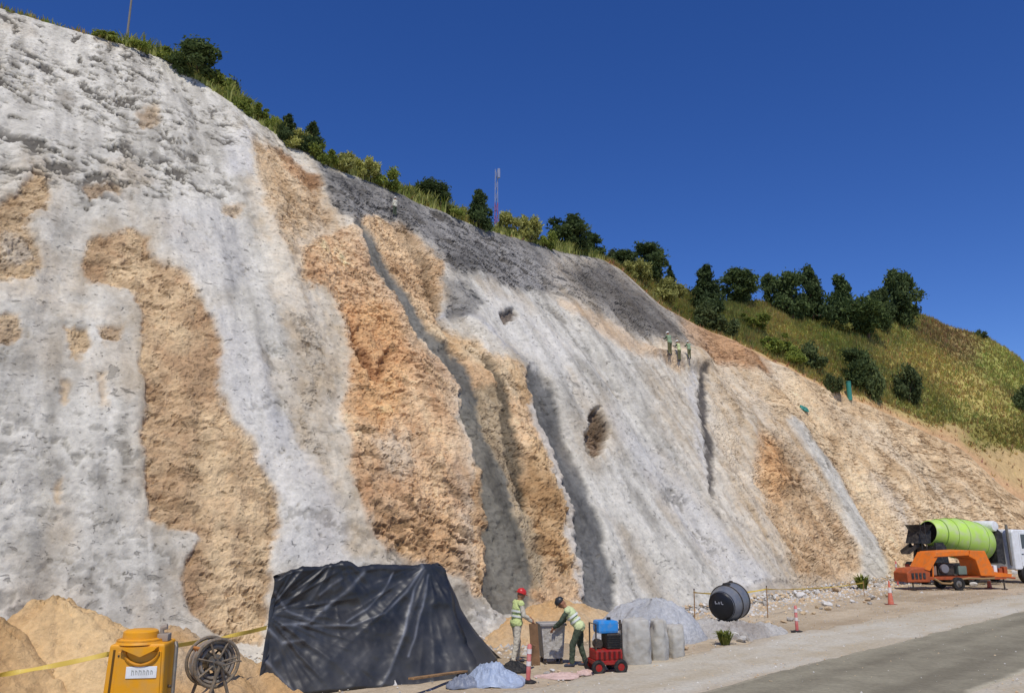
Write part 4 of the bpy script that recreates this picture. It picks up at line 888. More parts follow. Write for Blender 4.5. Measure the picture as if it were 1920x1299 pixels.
# ================================================================== BLACK TARPAULIN OVER A STACK
def tarp():
    # ground outline (clockwise from front left) and top outline
    bot = np.array([(-5.05, 16.75), (-0.82, 19.0), (-0.15, 21.9), (-4.9, 20.0)]); top = np.array([(-4.95, 17.2), (-1.72, 19.85), (-1.95, 21.2), (-4.75, 19.4)])
    seg = [170, 60, 60, 40]; B, T = [], []
    for k in range(4):
        t = np.linspace(0, 1, seg[k], endpoint=False)[:, None]
        B.append(bot[k] * (1 - t) + bot[(k + 1) % 4] * t); T.append(top[k] * (1 - t) + top[(k + 1) % 4] * t)
    B, T = np.concatenate(B), np.concatenate(T); n = len(B)
    topz = 2.48 + 0.0 * T[:, 0]
    u = np.arange(n)
    fr = np.clip(u / 170.0, 0, 1)
    topz = topz + np.where(u < 170, 0.10 * np.exp(-((fr - 0.36) / 0.10) ** 2) - 0.05 * np.exp(-((fr - 0.46) / 0.03) ** 2) - 0.22 * np.exp(-(fr / 0.07) ** 2) - 0.10 * fr, -0.12) + 0.008 * np.sin(u * 0.2)
    nr = 120; rows = []
    for j in range(nr):
        q = j / (nr - 1); e = q ** 0.85
        sag = -0.22 * np.sin(np.pi * q) * np.where((u > 170) & (u < 290), 1.4, 0.25)
        xy = B * (1 - e) + T * e; c = T.mean(0); xy = xy + (c - xy) * (-sag[:, None] * 0.0) + (xy - c) * (sag[:, None] * 0.12)
        rows.append(np.concatenate([xy, (q * topz)[:, None]], 1))
    for j in range(1, 16):                                        # top skin in to the middle
        q = j / 15; xy = T * (1 - q) + T.mean(0) * q; rows.append(np.concatenate([xy, (topz * (1 - q) + 2.30 * q - 0.07 * np.sin(np.pi * q))[:, None]], 1))
    P = np.stack(rows, 1)                                         # n x rows x 3
    P = np.concatenate([P, P[:1]], 0)
    du = np.gradient(P, axis=0); dv = np.gradient(P, axis=1); nn = np.cross(du, dv); nn /= np.linalg.norm(nn, axis=2)[..., None] + 1e-9
    px, py = proj(P); crease_glint = np.zeros(px.shape); disp = np.zeros(px.shape)
    front = np.zeros(px.shape); front[:172, :121] = 1
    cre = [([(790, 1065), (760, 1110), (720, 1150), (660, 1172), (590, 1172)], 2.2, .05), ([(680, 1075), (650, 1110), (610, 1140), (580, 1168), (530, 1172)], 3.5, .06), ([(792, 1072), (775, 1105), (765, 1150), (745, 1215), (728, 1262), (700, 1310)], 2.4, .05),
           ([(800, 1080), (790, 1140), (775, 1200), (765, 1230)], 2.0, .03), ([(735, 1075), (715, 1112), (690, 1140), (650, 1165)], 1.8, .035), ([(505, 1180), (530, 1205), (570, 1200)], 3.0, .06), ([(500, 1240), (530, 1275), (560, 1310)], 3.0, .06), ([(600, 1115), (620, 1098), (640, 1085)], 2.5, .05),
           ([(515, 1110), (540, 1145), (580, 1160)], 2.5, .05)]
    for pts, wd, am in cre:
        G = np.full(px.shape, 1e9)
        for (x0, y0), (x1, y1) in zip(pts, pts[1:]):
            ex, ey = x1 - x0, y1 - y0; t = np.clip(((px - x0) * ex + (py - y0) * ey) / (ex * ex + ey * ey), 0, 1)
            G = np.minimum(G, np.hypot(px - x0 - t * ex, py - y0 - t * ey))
        disp += front * am * 0.7 * np.exp(-G / 7.0); crease_glint = np.maximum(crease_glint, front * np.exp(-(G / wd) ** 2) * (0.35 + 0.65 * np.clip(0.5 + noise(px * .05, py * .05, seed=4), 0, 1)))
    X, Y, Zz = P[..., 0], P[..., 1], P[..., 2]
    fold = fbm(X * 1.1 + Zz * 0.9, Zz * 0.7 - X * 0.5, octs=4, seed=71); crum = ridged(X * 2.4 + Zz * 1.2, Zz * 2.0, Y * 2.0, octs=3, seed=81)
    right = np.zeros(px.shape); right[170:292, :121] = 1
    ww = np.linspace(0, 1, P.shape[0])[:, None]
    disp += 0.13 * fold + 0.014 * crum + right * 0.16 * np.sin(np.arange(P.shape[0])[:, None] * 0.16) * np.linspace(1, .2, P.shape[1])[None, :]
    for ax, ay, kf, am in ((800, 1058, 4.0, .06), (632, 1040, 4.5, .055), (500, 1150, 4.0, .08)):
        an = np.arctan2(py - ay, px - ax); rr3 = np.hypot(px - ax, py - ay)
        disp += front * am * ridged(an * kf, rr3 * .004, octs=2, seed=int(ax)) * np.clip(rr3 / 60, 0, 1) * np.exp(-rr3 / 260)
    uu = np.arange(P.shape[0])[:, None]; rw = np.linspace(0, 1, P.shape[1])[None, :]
    disp -= 0.55 * np.exp(-((uu - 184) / 6.0) ** 2) * np.clip(1 - rw * 1.25, 0, 1) ** .7
    horiz = 0.012 * np.sin(Zz * 9.0 + X) * front; disp += horiz
    edgef = sstep(0, 4, np.arange(P.shape[1]))[None, :] * np.ones_like(px)
    # closing column must match
    disp[-1] = disp[0]; nn[-1] = nn[0]
    if nn[60, 40, 1] > 0: nn = -nn
    P = P + nn * (disp * edgef)[..., None]; P[..., 2] = np.maximum(P[..., 2], 0.008)
    t = np.clip(0.5 + fbm(X * 1.4, Zz * 1.8, octs=4, seed=91), 0, 1)[..., None]
    C = lin(24, 26, 29) * (1 - t) + lin(48, 51, 56) * t
    dust = np.clip(0.35 * (1 - Zz / 2.4) + 0.3 * fbm(X * 3, Zz * 3, octs=3, seed=95), 0, 0.4)[..., None]
    C = C * (1 - dust * 0.5) + lin(120, 116, 108) * dust * 0.5
    C = C * (1 - 0.38 * crease_glint[..., None]) + lin(170, 174, 182) * 0.38 * crease_glint[..., None]  # pale lines painted along the creases as highlights on glossy plastic
    return np_mesh('tarpaulin', P.reshape(-1, 3), grid_faces(P.shape[0], P.shape[1]), True, C.reshape(-1, 3))
M_TARP = tint_mat('black_plastic', 0.47, 3.0, 0.15, 0.15, 25, 0.01, 0.5)
tag(link('tarpaulin', tarp(), None, M_TARP), 'black plastic tarpaulin draped over a tall stack, creased and dusty', 'tarpaulin')

# ================================================================== COMMON MATERIALS
YEL = mat('yellow_paint', lin(224, 154, 14), 0.55, var=0.08, vscale=2, dirt=lin(180, 150, 100), dirt_amt=0.4)
YELD = mat('yellow_paint_worn', lin(204, 136, 14), 0.55, var=0.1, vscale=5, dirt=lin(120, 90, 40), dirt_amt=0.4)
BLK = mat('black_rubber', lin(30, 30, 30), 0.75, var=0.25, vscale=8, dirt=lin(110, 100, 86), dirt_amt=0.25)
STEEL = mat('grey_steel', lin(128, 124, 116), 0.5, 0.5, var=0.2, vscale=7, dirt=lin(120, 90, 60), dirt_amt=0.4)
DSTEEL = mat('dark_steel', lin(66, 62, 58), 0.55, 0.4, var=0.25, vscale=9, dirt=lin(130, 104, 76), dirt_amt=0.45)
RSTEEL = mat('dusty_reel_steel', lin(118, 108, 94), 0.75, 0.2, var=0.3, vscale=10, dirt=lin(164, 138, 104), dirt_amt=0.6)
GREYP = mat('dusty_grey', lin(178, 174, 166), 0.95, var=0.12, vscale=5, dirt=lin(140, 130, 112), dirt_amt=0.7, bump=0.6, bscale=14)
WOOD = mat('rough_wood', lin(150, 116, 78), 0.9, var=0.25, vscale=9, bump=0.4, bscale=40)
BROWN = mat('brown_board', lin(116, 88, 62), 0.9, var=0.25, vscale=7, bump=0.3)
BLUE = mat('blue_paint', lin(40, 134, 206), 0.4, var=0.08, vscale=4, dirt=lin(150, 150, 140), dirt_amt=0.3)
RED = mat('red_paint', lin(150, 24, 20), 0.5, var=0.15, vscale=6, dirt=lin(120, 80, 60), dirt_amt=0.4)
WHITE = mat('white_paint', lin(226, 228, 228), 0.45, var=0.05, vscale=3, dirt=lin(180, 170, 150), dirt_amt=0.3)
LTXT = mat('grey_print', lin(164, 166, 160), 0.6)
ORANGE = mat('orange_paint', lin(228, 118, 26), 0.5, var=0.08, vscale=2, dirt=lin(166, 120, 76), dirt_amt=0.55)
RORANGE = mat('rusty_orange_paint', lin(172, 82, 40), 0.6, var=0.15, vscale=3, dirt=lin(110, 70, 50), dirt_amt=0.5)
LIME = mat('lime_paint', lin(176, 212, 92), 0.5, var=0.08, vscale=1.2, dirt=lin(188, 188, 164), dirt_amt=0.65)
CONE = mat('cone_orange', lin(212, 112, 86), 0.6, var=0.1, vscale=5, dirt=lin(190, 150, 130), dirt_amt=0.4)
CONEW = mat('cone_white_band', lin(226, 216, 208), 0.5, var=0.05, dirt=lin(180, 160, 140), dirt_amt=0.4)
TEAL = mat('teal_plastic', lin(58, 132, 118), 0.5, var=0.08)
GLASS = mat('dark_glass', lin(60, 76, 84), 0.1, var=0.1, spec=0.8)
TAPE = mat('yellow_tape', lin(204, 174, 74), 0.5, var=0.08, vscale=4)
PALEBLUE = mat('pale_blue_plastic', lin(158, 170, 188), 0.5, var=0.1, vscale=3, bump=0.3, bscale=14)
PINK = mat('faded_red_print', lin(198, 170, 158), 0.7, var=0.12, vscale=8)

# ---- yellow machine at the left
P = at(246, 1299, 11.5)
t = thing('spraying_machine', 'yellow cabinet machine with a hooded top and white name plate', 'machine', (P.x, 11.7, 0), R(8)); t.scale = (.86, .9, 1)
m = MB(); m.prism([(-.48, 0.12), (.48, 0.12), (.43, 1.69), (-.40, 1.69)], -.30, .34, 'y'); b = m.build('cabinet', YEL, t)
mod = b.modifiers.new('bevel', 'BEVEL'); mod.width = .035; mod.segments = 3
m = MB(); m.prism([(-.30, 0.25), (.44, 0.25), (.39, 1.60), (-.26, 1.60)], -.325, -.296, 'y'); fp = m.build('front_panel', YEL, t)
mod = fp.modifiers.new('bevel', 'BEVEL'); mod.width = .012; mod.segments = 2
m = MB(); m.box((-.345, -.302, .95), (.035, .012, 1.35), (0, R(2.2), 0), .004); m.build('gap_shade_strip', mat('painted_gap_shadow', lin(96, 66, 14), .8), t)  # dark strip painting the shadow in the gap beside the front panel
pts = [(.10 + .25 * math.cos(a), -.335, 1.60 + .17 * math.sin(a)) for a in [math.pi + math.pi * i / 14 for i in range(15)]]
MB().tube(pts, .026, 8).build('collar', YELD, t, True)
m = MB(); m.prism([(-.22, 1.66), (.34, 1.66), (.30, 1.62), (.10, 1.54), (-.12, 1.62)], -.42, -.28, 'y'); m.build('scoop', YEL, t)
m = MB(); m.lathe([(.36, 1.68), (.35, 1.71), (.31, 1.73), (.27, 1.745), (.262, 1.83), (.23, 1.85), (.0, 1.855)], 28, Matrix.Translation((-.03, -.02, 0)), cap1=False); hd = m.build('hood', YEL, t, True, 50)
MB().torus((-.03, -.02, 1.718), .33, .018).build('hood_rim', YELD, hd, True)
m = MB(); m.box((.30, .05, 1.74), (.20, .22, .10), None, .02); m.tube([(.27, .05, 1.79), (.27, .05, 1.86), (.35, .05, 1.88)], .04); m.build('filter', mat('filter_grey', lin(150, 138, 124), .8), t, True)
m = MB(); m.box((.12, -.332, 1.335), (.46, .012, .15), None, .006); pl = m.build('name_plate', WHITE, t)
m = MB(); x = -.02                                                # unreadable grey print on the plate
for wd, h in ((.035, .07), (.03, .06), (.04, .07), (.032, .064), (.036, .07), (.03, .06)):
    m.box((x, -.3395, 1.335), (wd * .3, .003, h)); m.box((x + wd * .45, -.3395, 1.335 + h * .3), (wd * .6, .003, .014)); m.box((x + wd * .8, -.3395, 1.335 - h * .12), (wd * .3, .003, h * .7)); x += wd + .022
m.build('print', LTXT, pl)
for sx in (-.36, .36): MB().box((sx, 0, .06), (.12, .5, .12), None, .02).build('skid', DSTEEL, t)
m = MB(); m.tube([(.53, .0, 0), (.53, .0, 1.62), (.50, .05, 1.66)], .03, 10); m.build('side_pipe', STEEL, t, True)
for z in (1.1, .5): MB().tube([(.50, .0, z), (.43, .0, z)], .02).build('pipe_bracket', DSTEEL, t)
for z in (1.55, .6):
    for x in (-.24, .36): MB().lathe([(.014, 0), (.014, .012), (.0, .014)], 8, Matrix.Translation((x, -.325, z)) @ Matrix.Rotation(R(90), 4, 'X'), cap1=False).build('bolt', DSTEEL, fp)

# ---- hose reel right of it
P = at(398, 1250, 13.0); c = Vector((P.x, 13.0, 0))
t = thing('hose_reel', 'dark steel hose reel on a stand between yellow machine and tarpaulin', 'hose reel', c, R(-48))
zc, rr_ = 1.28, .34
for sx, nm in ((-.16, 'rim'), (.16, 'rim')):
    m = MB(); M = Matrix.Translation((sx, 0, zc)) @ Matrix.Rotation(R(90), 4, 'Y'); m.torus((0, 0, 0), rr_, .028, M, 40, 8); rm = m.build('rim', RSTEEL, t, True)
    for k in range(7):
        a = 2 * math.pi * k / 7 + sx; MB().tube([(sx, .07 * math.cos(a), zc + .07 * math.sin(a)), (sx, rr_ * math.cos(a), zc + rr_ * math.sin(a))], .017, 6).build('spoke', RSTEEL, rm, True)
MB().tube([(-.42, 0, zc), (.42, 0, zc)], .035, 10).build('axle', STEEL, t, True)
MB().lathe([(.12, -.15), (.12, .15)], 16, Matrix.Translation((0, 0, zc)) @ Matrix.Rotation(R(90), 4, 'Y')).build('hub', STEEL, t, True)
for rr2, n_, mm in ((.28, 7, 'grey_hose'), (.22, 7, 'grey_hose')):
    m = MB(); pts = []
    for i in range(n_ * 20 + 1):
        a = 2 * math.pi * i / 20; pts.append((-.13 + .26 * i / (n_ * 20), (rr2 + .02 * math.sin(a * .37)) * math.cos(a), zc + (rr2 + .02 * math.sin(a * .37)) * math.sin(a)))
    m.tube(pts, .026, 6); m.build('hose_coil', mat('grey_hose', lin(132, 126, 118), .7, var=.25, vscale=6, dirt=lin(150, 120, 84), dirt_amt=.6), t, True)
MB().box((-.02, -.22, zc + .14), (.26, .05, .2), (R(20), 0, 0), .02).build('motor_cover', mat('rust_orange_cover', lin(176, 116, 58), .7, var=.2, vscale=8), t)
for sx in (-.30, .30):
    for sy in (-.42, .42): MB().tube([(sx, 0, zc), (sx, sy, 0)], .026, 8).build('leg', RSTEEL, t, True)
for sy in (-.4, .4): MB().tube([(-.30, sy, .05), (.30, sy, .05)], .02).build('foot_bar', RSTEEL, t, True)
MB().tube([(.42, 0, zc), (.46, 0, zc), (.46, .2, zc + .05), (.56, .2, zc + .05)], .015, 6).build('crank', RSTEEL, t, True)

# ---- caution tapes
def tape(label, pts, sag, wid=.075, n=60):
    pts = [Vector(p) for p in pts]; V = []; C = 0
    for i in range(len(pts) - 1):
        for k in range(n):
            q = k / n; p = pts[i].lerp(pts[i + 1], q); p.z -= sag * 4 * q * (1 - q); V.append(p)
    V.append(pts[-1]); vs = []
    d = (pts[-1] - pts[0]).normalized(); sd = d.cross(Vector((0, 0, 1))).normalized()
    for i, p in enumerate(V):
        a = 0.8 * math.sin(i * .11) + .5 * math.sin(i * .29 + 1); nrm = Vector((0, 0, 1)) * math.cos(a) + sd * math.sin(a); th = nrm.cross(d).normalized() * .002
        vs += [p + nrm * wid / 2 + th, p - nrm * wid / 2 + th, p - nrm * wid / 2 - th, p + nrm * wid / 2 - th]
    q = [[4 * i + a, 4 * i + (a + 1) % 4, 4 * i + 4 + (a + 1) % 4, 4 * i + 4 + a] for i in range(len(V) - 1) for a in range(4)]
    return tag(link('caution_tape', np_mesh('caution_tape', np.array([v[:] for v in vs]), np.array(q), False), None, TAPE), label, 'tape', 'caution tapes')
pa, pb, pc = at(-160, 1284, 12.6), at(200, 1226, 13.2), at(500, 1176, 16.7)
tape('yellow caution tape strung behind the yellow machine to the tarpaulin', [pa, pb, pc], .05)
def stake(P, h, label, mm, tilt=0.0, r=.03):
    t = thing('stake', label, 'stake', P); o = MB().tube([(0, 0, -.1), (tilt, 0, h)], [r, r * .9], 8).build('post', mm, t, True)
    MB().tube([(tilt * .97, 0, h * .97), (tilt, 0, h + .01)], r * 1.25, 8).build('cap', DSTEEL, t); return t
stake((pa.x, pa.y, 0), pa.z + .1, 'wooden stake at the left picture edge holding the tape', WOOD)
pd, pe = at(1436, 1104, 31.0), at(1618, 1092, 40.0)
tape('thin orange-yellow tape strung along the toe right of the drum tank', [at(1300, 1110, 29.5), pd, pe], .10, .05)
for p_, lb in ((at(1300, 1110, 29.5), 'short stake behind the sand pile holding the far tape'), (pd, 'short stake right of the drum tank holding the far tape'), (pe, 'short stake before the right end of the slope holding the far tape')):
    stake((p_.x, p_.y, 0), max(p_.z + .06, .5), lb, WOOD, .03, .02)

# ---- plank and crumpled plastic beside the tarpaulin
a_, b_ = gnd(905, 1262), at(770, 1304, 16.9)
t = tag(MB().box((a_ + Vector((b_.x, b_.y, .35))) / 2 + Vector((0, 0, .08)), ((Vector((b_.x, b_.y, .35)) - a_).length, .13, .04), (0, math.atan2(.30, (Vector((b_.x, b_.y, 0)) - a_).length), math.atan2(b_.y - a_.y, b_.x - a_.x) + math.pi), .006).build('plank', WOOD), 'wooden plank leaning against the foot of the black tarpaulin', 'plank')
def crumple(name, label, cat, P, rx, ry, h, mm, seed):
    n = 70; x = np.linspace(-1, 1, n); X, Y = np.meshgrid(x, x, indexing='ij'); r = np.hypot(X, Y); ang = np.arctan2(Y, X)
    k = 1 + 0.25 * noise(np.cos(ang) * 1.6, np.sin(ang) * 1.6, seed=seed)
    zz = h * np.clip(1 - (r / 1.05) ** 2, 0, 1) * (0.65 + 0.6 * ridged(X * 1.9, Y * 1.9, octs=4, seed=seed)) + 0.015 + 0.02 * (noise(X * 5, Y * 5, seed=seed) + 1) * (r < 1)
    sc = np.where(r > 1, 1 / np.maximum(r, 1e-6), 1.0)
    V = np.stack([X * sc * rx * k, Y * sc * ry * k, zz], 2).reshape(-1, 3)
    o = link(name, np_mesh(name, V, grid_faces(n, n), False), None, mm); o.location = P; mod = o.modifiers.new('thick', 'SOLIDIFY'); mod.thickness = .006
    return tag(o, label, cat)
P = gnd(925, 1284); crumple('plastic_sheet', 'crumpled pale blue plastic sheet on the ground beside the tarpaulin', 'plastic sheet', P, .62, .75, .34, PALEBLUE, 3)
P = gnd(868, 1292); crumple('plastic_sheet', 'small crumpled grey plastic sheet against the foot of the tarpaulin', 'plastic sheet', P, .35, .35, .2, mat('grey_plastic', lin(120, 126, 138), .5, var=.2), 8)
P = gnd(1045, 1274); crumple('barrier_mesh', 'faded pink barrier mesh lying flat before the workers', 'barrier mesh', P, .55, .35, .06, PINK, 12)
P = gnd(1098, 1268); crumple('barrier_mesh', 'small faded pink scrap lying left of the red engine', 'barrier mesh', P, .25, .22, .06, PINK, 15)
P = gnd(963, 1262); crumple('dark_bag', 'dark flattened bag at the feet of the worker in red helmet', 'bag', P, .38, .3, .2, BLK, 19)

# ---- cones and delineator posts
def cone(P, h, label, tilt=(0, 0)):
    t = thing('traffic_cone', label, 'traffic cone', P, random.uniform(0, 1), 'orange cones and delineators'); t.rotation_euler = (tilt[0], tilt[1], 0.3)
    MB().box((0, 0, .02), (.36, .36, .04), None, .012).build('base', mat('cone_base', lin(120, 60, 48), .8), t)
    f = lambda z: .13 - .105 * z / h
    c = MB().lathe([(f(.04), .04), (f(h * .45), h * .45), (f(h), h), (0.0, h + .004)], 18, cap1=False).build('cone_body', CONE, t, True)
    MB().lathe([(f(h * .5) + .004, h * .5), (f(h * .72) + .004, h * .72)], 18, cap0=False, cap1=False).build('reflective_band', CONEW, c, True)
def delin(P, h, label, lean=0.0):
    t = thing('delineator_post', label, 'delineator post', P, 0.2, 'orange cones and delineators'); t.rotation_euler = (0, lean, 0.2)
    MB().lathe([(.19, 0), (.19, .03), (.10, .06)], 16).build('base', BLK, t, True)
    c = MB().lathe([(.05, .05), (.05, h), (.03, h + .03), (0, h + .035)], 14, cap1=False).build('tube', mat('faded_red_plastic', lin(200, 104, 96), .55, var=.12, dirt=lin(210, 170, 160), dirt_amt=.5), t, True)
    for q in (.45, .78): MB().lathe([(.054, h * q), (.054, h * (q + .13))], 14, cap0=False, cap1=False).build('reflective_band', CONEW, c, True)
P = gnd(990, 1284); delin(P, 66 * mpp(P), 'faded red delineator post between the crumpled plastic and the pink mesh', .05)
P = gnd(1495, 1188); delin(P, 46 * mpp(P), 'faded orange delineator post on the gravel right of the drum tank')
P = gnd(1671, 1136); cone(P, 44 * mpp(P), 'orange cone on the gravel left of the orange pump')
P = gnd(1856, 1104); cone(P, 26 * mpp(P), 'small orange cone before the right end of the orange pump')
P = gnd(1684, 1100); delin(P, 44 * mpp(P), 'pinkish delineator post at the left end of the orange pump')

# ---- grey bin and boards between the workers
P = gnd(1034, 1246)
t = thing('grey_bin', 'grey tapered steel bin standing between the two workers', 'bin', P, R(10))
MB().prism([(-.24, .14), (.24, .14), (.30, .92), (-.30, .92)], -.26, .26, 'y').build('bin_body', GREYP, t)
m = MB()
for sx, sy, lx, ly in ((0, -.275, .64, .05), (0, .275, .64, .05), (-.31, 0, .05, .6), (.31, 0, .05, .6)): m.box((sx, sy, .925), (lx, ly, .05), None, .008)
m.build('bin_rim', mat('rim_grey', lin(150, 146, 142), .8), t)
for sx in (-.2, .2):
    for sy in (-.2, .2): MB().box((sx, sy, .07), (.06, .06, .14)).build('leg', DSTEEL, t)
P = gnd(1003, 1252)
t = tag(MB().box((P.x, P.y + .15, .50), (.22, .03, 1.02), (R(-12), 0, R(15)), .005).build('board', BROWN), 'brown board leaning left of the grey bin', 'board')
P = gnd(994, 1258); t = tag(MB().box((P.x + .02, P.y, .30), (.05, .10, .62), (R(8), R(14), R(5)), .005).build('board', BROWN), 'short brown plank leaning below the brown board', 'board')

# ---- engine pump: blue tank over black engine and red base
P = gnd(1136, 1266); t = thing('motor_pump', 'small motor pump with blue tank, black engine and red base', 'pump', P, R(14))
m = MB(); m.box((0, 0, .27), (.70, .55, .10), None, .02); m.box((0, -.02, .43), (.66, .50, .24), None, .05); red = m.build('base_frame', RED, t)
m = MB()
for k in range(5): m.box((-.24 + .12 * k, -.283, .43), (.05, .02, .16), None, .006)
m.build('vent', mat('dark_red', lin(84, 16, 14), .7), red)
m = MB(); m.box((.14, -.02, .72), (.34, .42, .34), None, .03); eng = m.build('engine_block', DSTEEL, t)
m = MB()
for k in range(6): m.box((.14, -.24, .60 + .05 * k), (.36, .03, .016))
m.build('cooling_fin', BLK, eng)
MB().lathe([(.10, 0), (.11, .03), (.11, .16), (.09, .19)], 18, Matrix.Translation((-.2, -.05, .66)) @ Matrix.Rotation(R(90), 4, 'X') @ Matrix.Translation((0, 0, -.1))).build('pulley', DSTEEL, t, True)
m = MB(); m.box((.02, 0, 1.03), (.50, .42, .28), None, .06); tk = m.build('fuel_tank', BLUE, t)
MB().lathe([(.05, 0), (.05, .05), (.035, .06)], 14, Matrix.Translation((.1, 0, 1.17))).build('tank_cap', BLK, tk, True)
MB().tube([(-.30, -.22, .2), (-.30, -.22, 1.10), (-.30, .22, 1.10), (-.30, .22, .2)], .02, 8).tube([(.33, -.22, .2), (.33, -.22, 1.10), (.33, .22, 1.10), (.33, .22, .2)], .02, 8).build('roll_frame', DSTEEL, t, True)
for sx in (-.27, .27):
    for sy in (-.27, .27):
        w_ = MB().torus((0, 0, 0), .12, .05, Matrix.Translation((sx, sy, .17)) @ Matrix.Rotation(R(90), 4, 'X'), 20, 8).build('wheel', BLK, t, True)
        MB().lathe([(.08, -.03), (.08, .03)], 14, Matrix.Translation((sx, sy, .17)) @ Matrix.Rotation(R(90), 4, 'X')).build('wheel_rim', RED, w_, True)
MB().tube([(.3, .1, .9), (.42, .1, .95), (.42, .1, 1.15)], .03, 8).build('exhaust', DSTEEL, t, True)

# ---- pale wrapped bulk bags
BAG = mat('pale_bag_cloth', lin(180, 177, 168), 0.95, var=0.10, vscale=3, dirt=lin(150, 140, 122), dirt_amt=0.5, bump=0.25, bscale=10)
def bulk_bag(P, w, d, h, label, seed, rz=0.0):
    t = thing('bulk_bag', label, 'bulk bag', P, rz, 'pale wrapped bulk bags'); nu, nv = 48, 30; V = []
    for i in range(nu):
        a = 2 * math.pi * i / nu
        for j in range(nv):
            q = j / (nv - 1); zz = h * min(1, q / .72) ** .9; e = .72 if q < .7 else .72 + (q - .7) * .9
            r = (.86 + .24 * math.sin(math.pi * min(1, .12 + q / .85)) ) if q <= .62 else max(.05, (.86 + .24 * math.sin(math.pi * min(1, .12 + .62 / .85))) * (1 - ((q - .62) / .38) ** 1.7))
            c, s = math.cos(a), math.sin(a); V.append((w / 2 * r * math.copysign(abs(c) ** e, c), d / 2 * r * math.copysign(abs(s) ** e, s), zz + (0 if q <= .62 else .05 * math.sin((q - .62) / .38 * 1.6))))
    V = np.array(V); n_ = fbm(V[:, 0] * 4 + seed, V[:, 1] * 4, V[:, 2] * 2.5, octs=4, seed=seed); fo = ridged(V[:, 0] * 5, V[:, 1] * 5, V[:, 2] * 1.2 + seed, octs=2, seed=seed + 3)
    rr5 = np.linalg.norm(V[:, :2], axis=1)[:, None] + 1e-6; V[:, :2] += V[:, :2] / rr5 * (.06 * n_ + .035 * fo)[:, None]; V[:, 2] += .05 * n_ * (V[:, 2] > .1)
    Vr = np.concatenate([V, V[:nv]]); link('bag', np_mesh('bag', Vr, grid_faces(nu + 1, nv), True), t, BAG)
    MB().tube([(-w * .1, 0, h * .98), (-w * .02, .01, h * 1.07), (w * .07, 0, h * 1.03)], [.05, .035, .015], 8).build('tied_neck', BAG, t, True)
P = gnd(1194, 1250); s = mpp(P); bulk_bag(P, 50 * s, 50 * s, 80 * s, 'largest pale wrapped bulk bag, right beside the red engine', 3, .15)
P = gnd(1236, 1242); s = mpp(P); bulk_bag(P, 30 * s, 44 * s, 72 * s, 'narrow pale wrapped bulk bag in the middle of the row', 8, -.1)
P = gnd(1266, 1235); s = mpp(P); bulk_bag(P, 30 * s, 40 * s, 54 * s, 'lowest pale wrapped bulk bag at the right end of the row', 14, .2)

# ---- drum tank lying on the rubble
P = gnd(1375, 1190); dv = Vector((.62, .76, .12)).normalized(); rot = dv.to_track_quat('Z', 'Y').to_matrix().to_4x4(); s = mpp(P) * 1.1
t = thing('drum_tank', 'round dark tank with black end lying on grey rubble', 'tank', (P.x, P.y, 0))
c0 = at(1352, 1139, P.y - .15) - Vector((P.x, P.y, 0)); M = Matrix.Translation(c0) @ rot
MB().lathe([(23 * s, .02), (25 * s, .14), (30 * s, .42), (31 * s, .75), (30 * s, 1.0), (24 * s, 1.2), (10 * s, 1.3), (0.001, 1.32)], 36, M, cap0=False, cap1=False).build('tank_shell', mat('tank_grey', lin(112, 116, 122), .42, .2, var=.12, vscale=4, dirt=lin(150, 144, 134), dirt_amt=.4), t, True, 60)
en = MB().lathe([(.001, -.06), (12 * s, -.05), (20 * s, -.01), (24 * s, .05), (24 * s, .09)], 36, M, cap0=False, cap1=False).build('tank_end', mat('tank_black', lin(26, 26, 28), .4, var=.2), t, True, 60)
m = MB()
for (dx, dz, w_, h_) in ((-.15, .11, .03, .10), (-.10, .08, .05, .03), (-.03, .10, .04, .07), (.05, .11, .03, .09), (.09, .07, .04, .03)):
    b_ = bmesh.ops.create_icosphere(m.bm, subdivisions=2, radius=.6)
    bmesh.ops.transform(m.bm, matrix=M @ Matrix.Translation((-dx, dz, -.062)) @ Matrix.Diagonal((w_, h_, .012, 1)), verts=b_['verts'])
m.build('print', mat('worn_white_print', lin(150, 150, 152), .6), en)
MB().torus((0, 0, .42), 30.5 * s, .018, M, 36, 6).build('band', DSTEEL, t, True)
MB().torus((0, 0, .95), 30.8 * s, .018, M, 36, 6).build('band', DSTEEL, t, True)
tp = M @ Vector((0, 0, .5)) + Vector((0, 0, 29 * s))
MB().lathe([(.13, -.05), (.13, .05), (.10, .08), (0.001, .085)], 16, Matrix.Translation(tp), cap1=False).build('lid', BLK, t, True)
MB().lathe([(.06, -.05), (.06, .07)], 12, Matrix.Translation(M @ Vector((0, 0, .85)) + Vector((0, 0, 30 * s)))).build('fitting', DSTEEL, t)


# ---- green weed by the drum tank and by the right toe
def weed(px, py, h, label, seed):
    P = gnd(px, py); rng = np.random.default_rng(seed); n = 130; t = thing('weed', label, 'weed', P, 0, 'weeds at the toe'); V, C = [], []
    for k in range(n):
        a = rng.random() * 6.28; d = np.array([math.cos(a), math.sin(a), 0]); sd = np.array([-d[1], d[0], 0]) * h * .05; L_ = h * (.5 + .6 * rng.random()); b0 = d * h * .25 * rng.random(); ln = .25 + .7 * rng.random()
        mid = b0 + d * L_ * .35 * ln + np.array([0, 0, L_ * .65]); tip = b0 + d * L_ * .8 * ln + np.array([0, 0, L_ * (1 - .45 * ln)])
        V += [b0 - sd * .6, b0 + sd * .6, mid + sd, mid - sd, mid - sd, mid + sd, tip + sd * .2, tip - sd * .2]; C += [(lin(96, 110, 44) * (1 - q) + lin(166, 170, 84) * q) for q in [rng.random()]] * 8
    link('leaves', np_mesh('weed_leaves', np.array(V), np.arange(len(V)).reshape(-1, 4), False, np.array(C)), t, M_LEAF)
    return t
